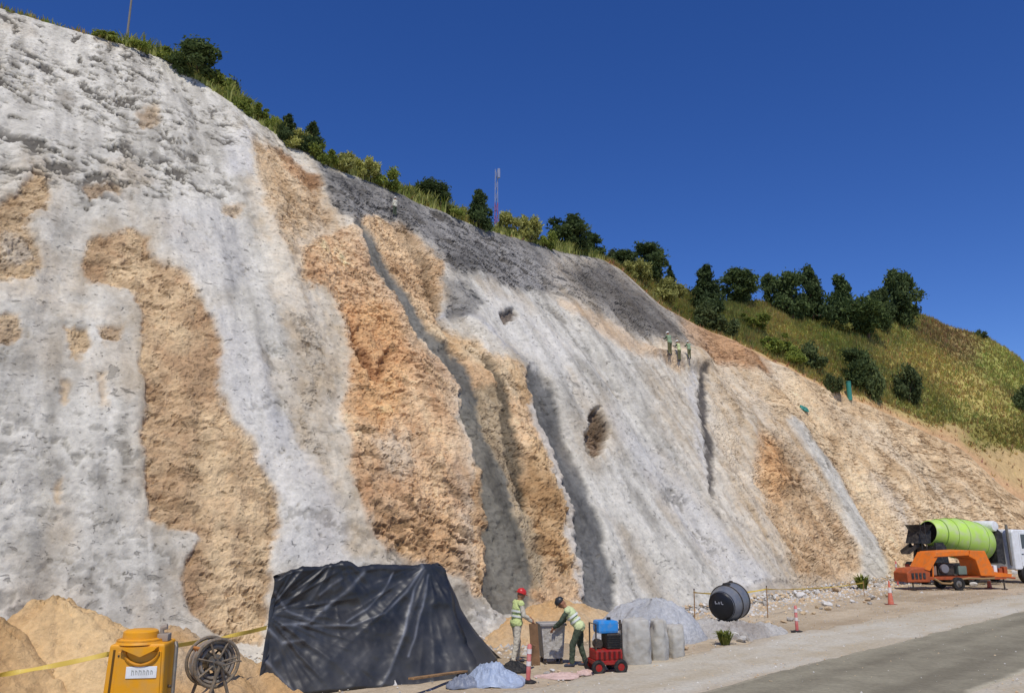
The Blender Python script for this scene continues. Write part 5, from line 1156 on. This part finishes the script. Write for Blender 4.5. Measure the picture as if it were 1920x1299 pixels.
weed(1360, 1212, .5, 'green weed on the gravel below the drum tank', 1); weed(1617, 1106, .9, 'yellow-green weed at the toe left of the orange pump', 2); weed(893, 1196, .7, 'yellow-green weed at the right shoulder of the tarpaulin', 3)

# ---- teal tube, teal cloth, white sack on the slope
P = hill_at(1597, 748); s = mpp(P); t = thing('teal_tube', 'upright teal tube standing at the hill edge', 'tube', P)
MB().lathe([(4.5 * s, -.1), (4.5 * s, 33 * s), (3.8 * s, 33 * s), (3.8 * s, 31 * s), (.001, 31 * s)], 18, cap1=False).build('tube_body', TEAL, t, True)
MB().torus((0, 0, 33 * s), 4.5 * s, .03).build('rim', TEAL, t, True)
P, nv = slope_at(1506, 768); o = crumple('teal_cloth', 'small teal cloth lying on the right bare slope', 'cloth', P + nv * .1, .45, .35, .12, TEAL, 23); o.rotation_euler = nv.to_track_quat('Z', 'Y').to_euler()

# ---- utility pole and mast on the hill
P = hill_at(240, 72); s = mpp(P); t = thing('utility_pole', 'thin grey utility pole on the upper left crest', 'pole', P - Vector((0, 0, .2)))
MB().tube([(0, 0, 0), (0, 0, 3.6)], [.06, .045], 8).build('pole', mat('weathered_pole', lin(120, 116, 108), .8), t, True)
MB().box((0, 0, 3.3), (.9, .07, .07)).build('crossarm', mat('weathered_pole', lin(120, 116, 108)), t)
tp = at(931, 318, 92); bz = 14.0; t = thing('lattice_mast', 'red and white lattice mast rising behind the crest', 'mast', (tp.x, 92, bz))
H = tp.z - bz; nseg = 22
for k in range(nseg):
    z0, z1 = H * k / nseg, H * (k + 1) / nseg; w0, w1 = .6 - .3 * k / nseg, .6 - .3 * (k + 1) / nseg; m = MB(); cs = [(-1, -1), (1, -1), (1, 1), (-1, 1)]
    for i in range(4):
        a_, b_ = cs[i], cs[(i + 1) % 4]
        m.tube([(a_[0] * w0 / 2, a_[1] * w0 / 2, z0), (a_[0] * w1 / 2, a_[1] * w1 / 2, z1)], .045, 5); m.tube([(a_[0] * w0 / 2, a_[1] * w0 / 2, z0), (b_[0] * w1 / 2, b_[1] * w1 / 2, z1)], .035, 4)
    m.build('mast_section', mat('mast_red', lin(150, 84, 110), .6) if (nseg - k) // 4 % 2 else mat('mast_white', lin(136, 146, 176), .6), t)
MB().lathe([(.16, 0), (.18, .5), (.16, 1.2)], 12, Matrix.Translation((.3, -.4, H - 1.3))).build('antenna', mat('mast_white', lin(206, 210, 220)), t, True)

# ================================================================== CONCRETE MIXER TRUCK
A0, B0 = Vector((23.35, 47.6, 0)), Vector((31.4, 50.6, 0)); hd_ = math.atan2(B0.y - A0.y, B0.x - A0.x)
t = thing('mixer_truck', 'concrete mixer truck with lime green drum parked behind the orange pump', 'truck', A0, hd_); t.scale = (1.06,) * 3
DK = mat('truck_black', lin(40, 40, 42), .6, var=.25, vscale=3, dirt=lin(110, 104, 94), dirt_amt=.4)
for sy in (-.42, .42): MB().box((3.9, sy, .95), (7.4, .10, .26), None, .01).build('chassis_beam', DK, t)
for k in range(5): MB().box((.6 + 1.6 * k, 0, .93), (.10, .80, .16)).build('cross_member', DK, t)
def wheel(parent, x, y, r, wd, out):
    w_ = MB().lathe([(r * .55, -wd / 2), (r * .93, -wd / 2), (r, -wd * .35), (r, wd * .35), (r * .93, wd / 2), (r * .55, wd / 2)], 28, Matrix.Translation((x, y, r)) @ Matrix.Rotation(R(90), 4, 'X'), cap0=False, cap1=False).build('wheel', BLK, parent, True, 30)
    s_ = 1 if out > 0 else -1
    MB().lathe([(r * .57, -.04), (r * .5, .02), (r * .2, .04), (r * .18, .10), (.001, .11)], 24, Matrix.Translation((x, y + s_ * wd * .30, r)) @ Matrix.Rotation(-s_ * R(90), 4, 'X'), cap1=False).build('wheel_rim', STEEL, w_, True, 30)
for x in (1.35, 2.65):
    for y in (-.98, .98): wheel(t, x, y, .52, .50, y)
for y in (-1.02, 1.02): wheel(t, 6.9, y, .52, .32, y)
dax = Vector((4.55, 0, -.72)).normalized(); M = Matrix.Translation((1.05, 0, 2.78)) @ dax.to_track_quat('Z', 'Y').to_matrix().to_4x4()
dr = MB().lathe([(.62, -.02), (.66, 0), (.78, .5), (.97, 1.2), (1.08, 1.9), (1.12, 2.6), (1.10, 3.3), (.98, 3.9), (.72, 4.25), (.35, 4.4), (.001, 4.42)], 44, M, cap0=False, cap1=False).build('drum', LIME, t, True, 60)
for z_, r_ in ((1.22, .985), (1.92, 1.09), (3.28, 1.11)): MB().torus((0, 0, z_), r_, .012, M, 44, 6).build('drum_seam', mat('lime_seam', lin(120, 156, 60), .6), dr, True)
MB().torus((0, 0, .62), .82, .03, M, 44, 8).build('drum_roller_ring', mat('lime_seam', lin(120, 156, 60)), dr, True)
MB().lathe([(.60, .0), (.5, .35), (.001, .36)], 30, M, cap0=False, cap1=False).build('drum_mouth', BLK, dr, True)
m = MB(); m.prism([(.55, 1.05), (1.55, 1.05), (1.45, 2.0), (1.25, 2.25), (.75, 2.25)], -.75, -.62, 'y'); m.build('rear_pedestal', DK, t)
m = MB(); m.prism([(.55, 1.05), (1.55, 1.05), (1.45, 2.0), (1.25, 2.25), (.75, 2.25)], .62, .75, 'y'); m.build('rear_pedestal', DK, t)
MB().box((1.0, 0, 1.6), (.5, 1.24, .9), None, .05).build('roller_bracket', DK, t)
MB().lathe([(.28, 2.75), (.34, 3.1), (.62, 3.62), (.58, 3.62), (.30, 3.1), (.24, 2.75)], 22, Matrix.Translation((.42, 0, -.42)) @ Matrix.Diagonal((1, 1.2, 1, 1)), cap0=False, cap1=False).build('charge_hopper', DK, t, True, 50)
m = MB(); m.prism([(-.2, 2.2), (.72, 2.2), (.85, 2.9), (.1, 2.95)], -.42, .42, 'y'); m.build('discharge_collector', DK, t)
m = MB()
for (y0, y1, z0, z1) in ((-.26, .26, 0, .03), (-.28, -.24, 0, .2), (.24, .28, 0, .2)): m.box((-.35, (y0 + y1) / 2, 1.85 + (z0 + z1) / 2), (.9, y1 - y0, z1 - z0), (0, R(-28), 0))
m.build('chute', DSTEEL, t)
MB().tube([(-.1, -.6, 1.1), (-.1, -.6, 3.3)], .025).tube([(-.1, -.9, 1.1), (-.1, -.9, 3.3)], .025).build('ladder_rail', DK, t, True)
for k in range(7): MB().tube([(-.1, -.6, 1.3 + .3 * k), (-.1, -.9, 1.3 + .3 * k)], .018, 6).build('rung', DK, t, True)
m = MB(); m.prism([(5.15, 1.05), (5.75, 1.05), (5.75, 2.75), (5.45, 2.95), (5.2, 2.2)], -.75, .75, 'y'); m.build('front_pedestal', DK, t)
MB().lathe([(.001, -.72), (.26, -.70), (.3, -.6), (.3, .6), (.26, .70), (.001, .72)], 22, Matrix.Translation((5.35, 0, 3.12)) @ Matrix.Rotation(R(90), 4, 'X'), cap0=False, cap1=False).build('water_tank', WHITE, t, True, 60)
for x in (2.0,):
    for sy in (-1.12, 1.12): MB().prism([(.6, 1.02), (.75, 1.18), (3.25, 1.18), (3.4, 1.02), (3.3, 1.02), (3.2, 1.12), (.8, 1.12), (.7, 1.02)], sy - .28, sy + .28, 'y').build('fender', DK, t)
m = MB(); m.prism([(6.0, .75), (7.95, .75), (8.05, 1.35), (7.9, 2.05), (7.6, 2.9), (6.1, 2.95), (6.0, 2.8)], -1.15, 1.15, 'y'); cb = m.build('cab', WHITE, t)
mod = cb.modifiers.new('bevel', 'BEVEL'); mod.width = .07; mod.segments = 3
for sy in (-1.165, 1.165):
    dor = MB().prism([(6.5, .95), (7.6, .95), (7.6, 2.0), (7.45, 2.75), (6.5, 2.78)], sy - .012, sy + .012, 'y').build('door', WHITE, cb)
    MB().prism([(6.6, 1.9), (7.5, 1.9), (7.36, 2.66), (6.6, 2.68)], sy - .02, sy + .02, 'y').build('window', GLASS, dor)
    MB().box((6.6, sy * 1.02, 1.6), (.16, .03, .04)).build('handle', DK, dor)
    MB().box((7.9, sy * 1.13, 2.2), (.10, .16, .42), None, .02).build('mirror', DK, cb)
MB().prism([(7.86, 2.06), (7.97, 2.0), (7.68, 2.84), (7.58, 2.86)], -1.0, 1.0, 'y').build('windshield', GLASS, cb)
MB().box((8.04, 0, 1.1), (.1, 2.2, .4), None, .03).build('bumper', DK, cb)
for sy in (-.85, .85): MB().box((8.08, sy, 1.35), (.06, .34, .2), None, .03).build('headlight', mat('lamp_glass', lin(206, 210, 214), .2), cb)
for sy in (-.85, .85): MB().box((.22, sy, 1.0), (.06, .3, .14), None, .01).build('tail_light', RED, t)
MB().lathe([(.32, -.6), (.32, .6)], 20, Matrix.Translation((4.4, -1.05, .8)) @ Matrix.Rotation(R(90), 4, 'Y')).build('fuel_tank', STEEL, t, True)
MB().tube([(6.0, -.9, 1.0), (5.95, -.9, 3.2)], .07, 10).build('exhaust_stack', STEEL, t, True)

# ================================================================== ORANGE CONCRETE PUMP
P = Vector((23.75, 44.6, 0)); t = thing('concrete_pump', 'orange trailer concrete pump with open frame and sloping end', 'concrete pump', P, R(8))
MB().box((0, -.55, .62), (5.4, .12, .16), None, .01).build('chassis_beam', RORANGE, t); MB().box((0, .55, .62), (5.4, .12, .16), None, .01).build('chassis_beam', RORANGE, t)
for x in (-2.4, -.8, .8, 2.4): MB().box((x, 0, .62), (.1, 1.0, .1)).build('cross_member', RORANGE, t)
m = MB(); m.prism([(-3.05, .42), (-1.75, .42), (-1.70, .95), (-2.0, 1.18), (-2.75, 1.12), (-3.05, .9)], -.62, .62, 'y'); bl = m.build('engine_cover', RORANGE, t)
mod = bl.modifiers.new('bevel', 'BEVEL'); mod.width = .05; mod.segments = 2
for k in range(4): MB().box((-2.75 + .22 * k, -.64, .75), (.14, .02, .3), None, .005).build('louvre', DK, bl)
m = MB(); m.prism([(-2.05, 1.10), (-1.75, 1.0), (-1.20, 1.72), (-1.25, 1.95), (-1.45, 1.93)], -.66, .66, 'y'); m.build('sloping_hood', ORANGE, t)
m = MB(); m.prism([(-1.45, 1.70), (.62, 1.78), (.62, 2.02), (.50, 2.06), (-1.30, 1.98)], -.70, .70, 'y'); tp_ = m.build('canopy', ORANGE, t)
mod = tp_.modifiers.new('bevel', 'BEVEL'); mod.width = .03; mod.segments = 2
m = MB(); m.prism([(.60, 1.72), (.72, 2.04), (1.55, 2.02), (1.95, 1.0), (2.0, .72), (1.15, .72), (.95, 1.55)], -.70, .70, 'y'); po = m.build('end_housing', ORANGE, t)
mod = po.modifiers.new('bevel', 'BEVEL'); mod.width = .03; mod.segments = 2
m = MB(); m.prism([(1.45, .66), (3.0, .66), (3.05, .80), (2.1, .92), (1.6, .98)], -.62, .62, 'y'); m.build('platform', ORANGE, t)
m = MB(); m.box((-.55, .1, 1.05), (.95, .8, .62), None, .05); en = m.build('engine', DSTEEL, t)
MB().lathe([(.22, -.1), (.24, 0), (.22, .1)], 20, Matrix.Translation((-.75, -.42, 1.1)) @ Matrix.Rotation(R(90), 4, 'X')).build('fan', mat('fan_grey', lin(120, 118, 122), .5), en, True)
MB().box((.35, -.2, 1.0), (.5, .4, .45), None, .05).build('valve_block', mat('greenish_grey', lin(110, 124, 112), .6), t)
MB().box((-1.35, -.1, 1.0), (.3, .7, .5), None, .05).build('radiator', mat('brown_grey_rad', lin(140, 112, 96), .7), t)
for sy in (-.58, .58): MB().tube([(-1.55, sy, .7), (-1.45, sy, 1.75)], .04).build('post', ORANGE, t, True)
pts = [(-1.6, -.72, .62), (-1.2, -.75, .38), (-.7, -.75, .35), (-.2, -.75, .55), (.4, -.73, .62), (1.2, -.72, .58), (1.9, -.72, .60)]
MB().tube(pts, .05, 8).build('hose', mat('tan_hose', lin(150, 122, 82), .7), t, True)
for y in (-.72, .72): wheel(t, -.25, y, .34, .22, y)
for x in (-2.7, 2.6):
    MB().tube([(x, -.5, .6), (x, -.5, .02)], .04).build('jack_leg', DSTEEL, t, True); MB().box((x, -.5, .015), (.22, .22, .03)).build('jack_foot', DSTEEL, t)
for x, h in ((2.25, .45), (2.55, .3), (2.85, .38)): MB().box((x, -.3, .80 + h / 2), (.2, .3, h), None, .03).build('control_box', RORANGE if h < .4 else WHITE, t)
MB().tube([(3.0, 0, .62), (3.7, 0, .55)], .05).build('tow_bar', RORANGE, t, True)
P = gnd(1826, 1101); rk_ = link('white_sack', RK[4]); rk_.location = P + Vector((0, 0, .12)); rk_.scale = (.5, .35, .35); tag(rk_, 'small white sack on the ground before the orange pump', 'sack')

# ================================================================== PEOPLE
WRINKLE = bpy.data.textures.new('cloth_folds', 'CLOUDS'); WRINKLE.noise_scale = .07; WRINKLE.noise_depth = 2
SKIN = mat('skin', lin(150, 104, 76), .6, var=.06, vscale=10)
def fmat(nm, c): return mat('cloth_' + nm, c, .9, var=.12, vscale=9, bump=.2, bscale=30, dirt=c * .7 + lin(150, 130, 100) * .3, dirt_amt=.4)
def capsule(bm, a, b, ra, rb, n=12):
    a, b = Vector(a), Vector(b); d = b - a; L_ = max(d.length, 1e-4); q = d.to_track_quat('Z', 'Y').to_matrix().to_4x4(); M = Matrix.Translation(a) @ q
    pr = [(ra * math.sin(x), -ra * math.cos(x)) for x in (.15, .5, .9, 1.3)] + [(ra, 0), (rb, L_)] + [(rb * math.cos(x), L_ + rb * math.sin(x)) for x in (.3, .7, 1.1, 1.42)]
    mb = MB.__new__(MB); mb.bm = bm; mb.lathe(pr, n, M)
def person(label, P, rz, J, voxel, hat, vest, shirt, pants, boots, cap=False, stripes=True):
    t = thing('person', label, 'person', P, rz, 'workers on the site')
    V = {k: Vector(v) for k, v in J.items()}
    def rem(name, fn, mm, vx=voxel, sm=2):
        bm = bmesh.new(); fn(bm); bmesh.ops.recalc_face_normals(bm, faces=bm.faces[:]); me = bpy.data.meshes.new(name); bm.to_mesh(me); bm.free()
        o = link(name, me, t, mm); r = o.modifiers.new('remesh', 'REMESH'); r.mode = 'VOXEL'; r.voxel_size = vx; r.use_smooth_shade = True
        s = o.modifiers.new('smooth', 'SMOOTH'); s.factor = .5; s.iterations = sm
        if name in ('shirt', 'vest', 'trousers'):
            d = o.modifiers.new('folds', 'DISPLACE'); d.texture = WRINKLE; d.strength = .035; d.mid_level = .5
        return o
    up = (V['neck'] - V['pelvis']).normalized(); hup = (V['head'] - V['neck']).normalized(); fwd = Vector((0, 1, 0)); hf = (fwd - hup * fwd.dot(hup)).normalized()
    def ell(bm, c, rad, up_, n=14):
        z = up_.normalized(); y = (fwd - z * fwd.dot(z)).normalized(); x = y.cross(z); M = Matrix((x, y, z)).transposed().to_4x4(); M.translation = c
        r = bmesh.ops.create_uvsphere(bm, u_segments=n, v_segments=10, radius=1.0); bmesh.ops.transform(bm, matrix=M @ Matrix.Diagonal((*rad, 1)), verts=r['verts'])
    def torso(bm, g):
        capsule(bm, V['pelvis'] + Vector((-.07, 0, 0)), V['pelvis'] + Vector((.07, 0, 0)), .115 + g, .115 + g)
        ell(bm, V['pelvis'].lerp(V['neck'], .30), (.155 + g, .115 + g, .17), up); ell(bm, V['pelvis'].lerp(V['neck'], .66), (.185 + g, .125 + g, .20), up)
        capsule(bm, V['shL'], V['shR'], .068 + g * .7, .068 + g * .7)
    def arms(bm, g):
        for s in 'LR': capsule(bm, V['sh' + s], V['el' + s], .056 + g, .046 + g); capsule(bm, V['el' + s], V['wr' + s].lerp(V['el' + s], .08), .045 + g, .034 + g)
    def legs(bm, g):
        for s in 'LR': capsule(bm, V['hip' + s], V['kn' + s], .088 + g, .064 + g); capsule(bm, V['kn' + s], V['an' + s], .062 + g, .048 + g)
    def body(bm):
        capsule(bm, V['neck'] - up * .05, V['head'] - hup * .05, .06, .055)
        ell(bm, V['head'], (.076, .096, .118), hup); ell(bm, V['head'] + hf * .03 - hup * .055, (.058, .065, .055), hup)          # skull, jaw
        ell(bm, V['head'] + hf * .10 - hup * .012, (.014, .022, .026), hup, 8); ell(bm, V['head'] + hf * .088 - hup * .055, (.028, .014, .010), hup, 8)   # nose, lips
        sx = hf.cross(hup)
        for q in (-1, 1): ell(bm, V['head'] + sx * .078 * q - hup * .01, (.012, .022, .032), hup, 8)
        torso(bm, -.012); arms(bm, -.01); legs(bm, -.012)
        for s in 'LR':
            w = V['wr' + s]; d = (w - V['el' + s]).normalized(); sd = d.cross(Vector((0, 0, 1)))
            sd = Vector((1, 0, 0)) if sd.length < .2 else sd.normalized(); cu = sd.cross(d).normalized()
            ell(bm, w + d * .045, (.034, .034, .05), d if abs(d.dot(fwd)) < .95 else d + Vector((.1, 0, .1)), 10)
            for i, ln in enumerate((.062, .074, .070, .055)):
                b0 = w + d * .085 + sd * (i - 1.5) * .021; b1 = b0 + d * ln * .6 - cu * .012; b2 = b1 + d * ln * .4 - cu * .032
                capsule(bm, b0 - d * .03, b1, .0105, .0095, 8); capsule(bm, b1, b2, .0095, .008, 8)
            th = w + d * .03 - sd * .034; t1 = th + d * .03 - sd * .024 - cu * .012; t2 = t1 + d * .028 - cu * .014; capsule(bm, th, t1, .0125, .011, 8); capsule(bm, t1, t2, .011, .009, 8)
            capsule(bm, V['an' + s], V['to' + s], .045, .03)
    rem('body', body, SKIN, max(.0085, voxel * .75), 1)
    rem('shirt', lambda bm: (torso(bm, .004), arms(bm, .010)), shirt)
    rem('trousers', lambda bm: (capsule(bm, V['pelvis'] + Vector((-.07, 0, 0)), V['pelvis'] + Vector((.07, 0, 0)), .125, .125), legs(bm, .014)), pants)
    vo = rem('vest', lambda bm: torso(bm, .022), vest)
    if stripes:
        for q, rx, ry in ((.30, .186, .146), (.52, .206, .156)):
            c = V['pelvis'].lerp(V['neck'], q); z = up; y = (fwd - z * fwd.dot(z)).normalized(); x = y.cross(z); M = Matrix((x, y, z)).transposed().to_4x4(); M.translation = c
            MB().lathe([(1.0, -.025), (1.012, 0), (1.0, .025)], 24, M @ Matrix.Diagonal((rx, ry, 1, 1)), cap0=False, cap1=False).build('reflective_stripe', mat('reflective', lin(214, 216, 206), .4), vo, True)
    for s in 'LR': rem('boot', lambda bm, s=s: (capsule(bm, V['an' + s] + Vector((0, 0, .06)), V['an' + s] - Vector((0, 0, .02)), .056, .056), capsule(bm, V['an' + s] - Vector((0, .03, .03)), V['to' + s] + Vector((0, 0, .005)), .05, .042)), boots)
    sx = hf.cross(hup)
    for q in (-1, 1): MB().ball(V['head'] + sx * .03 * q + hf * .086 + hup * .012, (.011, .008, .007), 8, 6).build('eye', mat('eye_dark', lin(40, 30, 26), .3), t, True)
    M = Matrix((hf.cross(hup), hf, hup)).transposed().to_4x4(); M.translation = V['head'] + hup * .045
    hm = MB().lathe([(.112, -.012), (.114, .02), (.106, .06), (.085, .092), (.05, .112), (.001, .118)], 24, M @ Matrix.Diagonal((.95, 1.12, 1, 1)), cap1=False).build('helmet', hat, t, True, 60)
    MB().lathe([(.112, -.014), (.138, -.016), (.138, -.008), (.112, -.004)], 24, M @ Matrix.Translation((0, .018, 0)) @ Matrix.Diagonal((.92, 1.2, 1, 1)), cap0=False, cap1=False).build('brim', hat, hm, True)
    MB().tube([M @ Vector((0, -.09, .085)), M @ Vector((0, 0, .124)), M @ Vector((0, .09, .085))], .012, 6).build('ridge', hat, hm, True)
    return t
STAND = dict(pelvis=(0, 0, .96), neck=(0, .0, 1.50), head=(0, .02, 1.64), shL=(-.18, 0, 1.43), shR=(.18, 0, 1.43), elL=(-.24, .02, 1.14), elR=(.24, .02, 1.14), wrL=(-.22, .14, .92), wrR=(.22, .14, .92),
             hipL=(-.095, 0, .92), hipR=(.095, 0, .92), knL=(-.11, .03, .50), knR=(.11, .03, .50), anL=(-.12, 0, .10), anR=(.12, 0, .10), toL=(-.13, .15, .04), toR=(.13, .15, .04))
LIMEV = fmat('lime', lin(196, 208, 136)); PALEV = fmat('pale_lime', lin(202, 212, 158)); OLIVE = fmat('olive', lin(98, 98, 66)); BEIGE = fmat('beige', lin(196, 188, 168)); DGREEN = fmat('dark_green', lin(66, 78, 62)); GREYC = fmat('grey', lin(150, 156, 156)); NAVY = fmat('navy', lin(62, 66, 78))
REDH = mat('red_helmet', lin(196, 46, 44), .35, var=.05); BLKH = mat('black_helmet', lin(46, 48, 48), .4, var=.1); WHH = mat('white_helmet', lin(216, 218, 214), .35, var=.04)
P = gnd(968, 1248)
j = dict(STAND); j.update(neck=(0, .08, 1.49), head=(0, .13, 1.625), shL=(-.18, .06, 1.42), shR=(.18, .06, 1.42), elL=(-.25, .16, 1.16), elR=(.25, .10, 1.15), wrL=(-.16, .40, 1.06), wrR=(.18, .34, 1.00), knL=(-.13, .10, .50), anL=(-.14, .10, .10), toL=(-.15, .25, .04), knR=(.12, -.04, .50), anR=(.13, -.14, .10), toR=(.14, .01, .04))
person('worker in red helmet and lime vest standing left of the grey bin', P, R(-68), j, .012, REDH, LIMEV, BEIGE, BEIGE, NAVY)
P = gnd(1080, 1254)
j = dict(STAND); j.update(pelvis=(0, -.10, .93), neck=(0, .22, 1.36), head=(0, .34, 1.46), shL=(-.18, .17, 1.30), shR=(.18, .17, 1.30), elL=(-.24, .32, 1.06), elR=(.24, .30, 1.04), wrL=(-.15, .50, .90), wrR=(.16, .50, .88), hipL=(-.095, -.10, .89), hipR=(.095, -.10, .89), knL=(-.12, .06, .50), knR=(.12, -.10, .49), anL=(-.13, .08, .10), toL=(-.14, .23, .04), anR=(.13, -.22, .10), toR=(.14, -.07, .04))
person('worker in black helmet and pale lime vest bending over the grey bin', P, R(78), j, .012, BLKH, PALEV, DGREEN, DGREEN, NAVY)
for (px, py, hpx, lab, rz, dx) in ((1252, 662, 52, 'left of three workers roped high on the slope, in white helmet', 40, 0), (1270, 674, 46, 'middle of three workers high on the slope, in pale lime vest', 52, 0), (1289, 670, 40, 'right of three workers high on the slope, beside the rusty soil', 30, 0)):
    P, nv = slope_at(px, py); s = mpp(P); sc = hpx * .88 * s / 1.76; P = P + Vector((nv.x, nv.y, 0)).normalized() * .18 - Vector((0, 0, .12))
    j = dict(STAND); j.update(neck=(0, .10, 1.48), head=(0, .15, 1.61), shL=(-.18, .08, 1.41), shR=(.18, .08, 1.41), elL=(-.27, .22, 1.2), elR=(.27, .2, 1.2), wrL=(-.2, .42, 1.28), wrR=(.2, .44, 1.2))
    o = person(lab, P, R(rz), j, .022, WHH, PALEV if px == 1270 else fmat('sage', lin(136, 158, 126)), DGREEN, OLIVE, NAVY, stripes=False); o.scale = (sc, sc, sc)
P, nv = slope_at(737, 404); s = mpp(P); o = person('worker in white shirt high on the dark concrete below the crest', P + Vector((nv.x, nv.y, 0)) * .2 - Vector((0, 0, .1)), R(50), dict(STAND), .022, WHH, fmat('white_cloth', lin(206, 204, 186)), fmat('white_cloth', lin(206, 204, 186)), DGREEN, NAVY, stripes=False); sc = 38 * s / 1.76; o.scale = (sc, sc, sc)

# ---- set everything that stands on the verge or the shoulder onto its surface
for o in bpy.data.objects:
    if o.parent is None and 'category' in o and abs(o.location.z) < 0.25 and (o.location.x or o.location.y) and o.get('kind') is None:
        ac = (o.location - rl0).dot(rn)
        if o.name.split('.')[0] not in ('soil_pile', 'sand_pile', 'rubble_heap'): o.location.z += 0.108 if ac > -2.6 else 0.052
